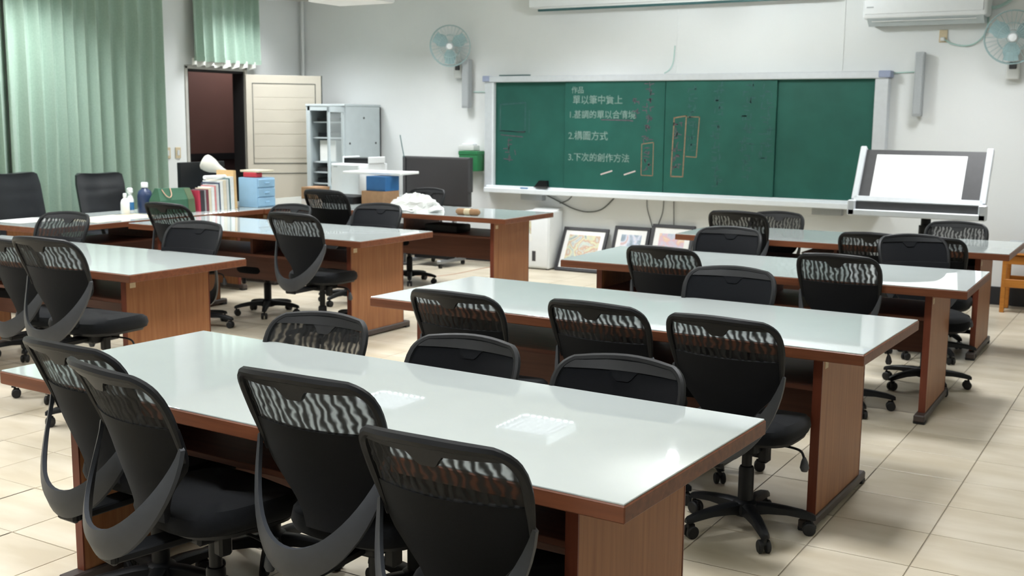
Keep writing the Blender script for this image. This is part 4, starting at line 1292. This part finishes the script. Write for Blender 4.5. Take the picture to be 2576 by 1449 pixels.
MB().box(-0.515, -0.055, -0.012, -0.007, 0.85, H_ - 0.06, mtx=dm).build('glass_pane', 'glass', gdo)
for (y, z) in ((0.08, 1.31), (0.56, 1.31), (0.34, 1.6)):
    MB().lathe([(0.012, 0), (0.012, 0.006), (0.006, 0.008)], 10, mtx=Matrix.Translation((W_, y, z)) @ Matrix.Rotation(PI / 2, 4, 'Y')).build('lock', 'dark_grey', t)

# white appliance beside the rear table
t = thing('white_appliance', 'white boxy appliance standing on the floor by the wall', 'appliance', (-5.935, 10.58, 0))
MB().box(-0.16, 0.16, -0.15, 0.15, 0.012, 0.63, 0.02, 3).build('body', 'white_plastic', t, True)
MB().box(-0.145, 0.145, -0.158, -0.148, 0.03, 0.56, 0.008, 2).build('front_cover', 'white_plastic', t, True)
MB().prism([(-0.15, -0.15, 0.57), (-0.15, 0.1, 0.65), (-0.15, 0.14, 0.65), (-0.15, 0.14, 0.6), (-0.15, -0.15, 0.56)], (0.3, 0, 0)).build('control_hood', 'offwhite', t)
MB().box(-0.045, 0.0, -0.1605, -0.156, 0.09, 0.2, 0.002).build('display_window', 'dark_grey', t)
MB().box(-0.135, -0.06, -0.1605, -0.157, 0.37, 0.52).build('sticker', 'art_a', t)
MB().lathe([(0.05, 0), (0.05, 0.004)], 20, mtx=Matrix.Translation((-0.09, -0.1575, 0.34)) @ Matrix.Rotation(PI / 2, 4, 'X')).build('round_sticker', 'white_paper', t)
for sx in (-0.12, 0.12):
    for sy in (-0.11, 0.11):
        MB().cyl((sx, sy, 0), (sx, sy, 0.02), 0.015).build('foot', 'rubber', t)

# framed pictures leaning on the wall
def picture(x0, x1, h_, yb, m, lab, artin):
    w = x1 - x0
    t = thing('framed_picture', lab, 'picture', ((x0 + x1) / 2, yb, 0), 0, 'framed pictures leaning on the wall')
    tilt = math.asin(min(0.9, (YF - 0.022 - yb) / h_))
    tm = Matrix.Rotation(-tilt, 4, 'X')
    fw = 0.035
    for (a, b_, c, d) in ((-w / 2, w / 2, 0, fw), (-w / 2, w / 2, h_ - fw, h_), (-w / 2, -w / 2 + fw, fw, h_ - fw), (w / 2 - fw, w / 2, fw, h_ - fw)):
        MB().box(a, b_, -0.025, 0, c, d, 0.003, mtx=tm).build('frame_bar', 'frame_black', t)
    MB().box(-w / 2 + fw, w / 2 - fw, -0.014, -0.008, fw, h_ - fw, mtx=tm).build('mount', 'mount', t)
    MB().box(-w / 2 + fw + artin, w / 2 - fw - artin, -0.016, -0.013, fw + artin, h_ - fw - artin, mtx=tm).build('artwork', m, t)
picture(-5.74, -5.2, 0.5, 10.5, 'art_a', 'left framed colourful picture leaning next to the white appliance', 0.05)
picture(-5.13, -4.72, 0.53, 10.53, 'art_b', 'middle framed picture with blue figure leaning on the wall', 0.055)
picture(-4.7, -4.23, 0.58, 10.5, 'art_c', 'right and tallest framed picture with pink figure, behind table corner', 0.06)

# tilted drawing board on a black pole stand
t = thing('drawing_board', 'tilted dark drawing board with white sheet on black pole', 'drawing board', (-1.84, 9.85, 0))
tilt = R(29)
bm_ = Matrix.Translation((0, -0.42, 0.965)) @ Matrix.Rotation(R(90) - tilt, 4, 'X')
# local frame of bm_: x across, y up the slope, z out of the board... rotated so the face looks towards the room
LW, LH = 1.0, 0.47
MB().box(-LW / 2, LW / 2, 0, LH, -0.02, 0.0, mtx=bm_).build('board', 'dark_grey', t)
MB().box(-LW / 2 - 0.02, -LW / 2 + 0.03, 0, LH + 0.02, -0.03, 0.03, 0.006, mtx=bm_).build('side_rail', 'aluminium', t)
MB().box(LW / 2 - 0.03, LW / 2 + 0.02, 0, LH + 0.02, -0.03, 0.03, 0.006, mtx=bm_).build('side_rail', 'aluminium', t)
MB().box(-LW / 2, LW / 2, -0.02, 0.03, -0.02, 0.03, 0.005, mtx=bm_).build('lower_rail', 'aluminium', t)
MB().box(-0.38, 0.33, 0.03, LH - 0.045, 0.001, 0.004, mtx=bm_).build('white_sheet', 'white_paper', t)
MB().box(-LW / 2 - 0.01, LW / 2 + 0.01, -0.46, -0.43, 0.885, 0.955).build('front_apron', 'dark_grey', t)
MB().box(-LW / 2 - 0.03, LW / 2 + 0.03, -0.5, -0.43, 0.845, 0.895, 0.006).build('pencil_tray', 'ledge_white', t)
for s in (-1, 1):
    MB().box(s * (LW / 2 + 0.005) - 0.03, s * (LW / 2 + 0.005) + 0.03, -0.5, -0.42, 0.845, 0.97, 0.008).build('corner_bracket', 'aluminium', t)
MB().box(-0.3, 0.3, -0.3, 0.15, 0.83, 0.86, 0.005).build('support_plate', 'black_plastic', t)
MB().cyl((0, 0, 0.62), (0, 0, 0.84), 0.04).build('pole', 'black_plastic', t, True)
MB().cyl((0, 0, 0.05), (0, 0, 0.75), 0.055).build('pole_sleeve', 'black_plastic', t, True)
for k in range(4):
    a = PI / 4 + k * PI / 2
    MB().tube([(0, 0, 0.07), (0.38 * math.cos(a), 0.38 * math.sin(a), 0.03)], [0.03, 0.022], 8).build('foot', 'black_plastic', t, True)

# orange wooden shelf stand at the right edge
t = thing('wooden_stand', 'orange wooden slatted stand at the right picture edge', 'stand', (-1.02, 10.45, 0))
for sx in (-0.24, 0.24):
    for sy in (-0.14, 0.14):
        MB().box(sx - 0.018, sx + 0.018, sy - 0.018, sy + 0.018, 0, 0.5, 0.003).build('leg', 'orange_wood', t)
for z in (0.22, 0.42):
    for sy in (-0.16, 0.13):
        MB().box(-0.24, 0.24, sy, sy + 0.02, z, z + 0.07, 0.003).build('rail', 'orange_wood', t)
    MB().box(-0.23, 0.23, -0.14, 0.13, z + 0.02, z + 0.035).build('shelf', 'orange_wood', t)
MB().box(-0.26, 0.28, -0.18, 0.18, 0.5, 0.515, 0.003).build('top', 'orange_wood', t)
tag(MB().box(-1.26, -0.78, 10.3, 10.6, 0.516, 0.6, 0.01, 2).build('grey_cloth_stack', 'grey_bar', None, True), 'folded grey cloth on the orange wooden stand', 'cloth')

# things kept on the shelves under two tables
carton('white_box', 'small white box on the shelf under the farthest right-row table', -2.11, -1.96, 8.2, 8.42, 0.571, 0.675, 'white_plastic')
tag(MB().box(-2.4, -2.17, 8.2, 8.5, 0.571, 0.63, 0.004).build('paper_pile', 'red'), 'red folder pile on the shelf under the farthest right-row table', 'folder')
tag(MB().box(-2.4, -2.17, 8.2, 8.5, 0.631, 0.645, 0.002).build('paper_pile', 'white_paper'), 'white papers on the red folder pile under the farthest table', 'paper')
tag(MB().box(-5.98, -5.62, 8.42, 8.66, 0.572, 0.645, 0.02, 2).build('black_case', 'black_plastic', None, True), 'flat black case on the shelf under the rear left table', 'case')
# thin wire across the floor behind the rear table
tag(MB().tube(catmull([(-6.75, 9.3, 0.004), (-6.54, 9.3, 0.004), (-6.44, 9.62, 0.004), (-6.44, 10.1, 0.004), (-6.42, 10.4, 0.004)]), 0.003, 5).build('floor_wire', 'rope', None, True), 'thin tan wire lying across the floor behind the rear table', 'wire')
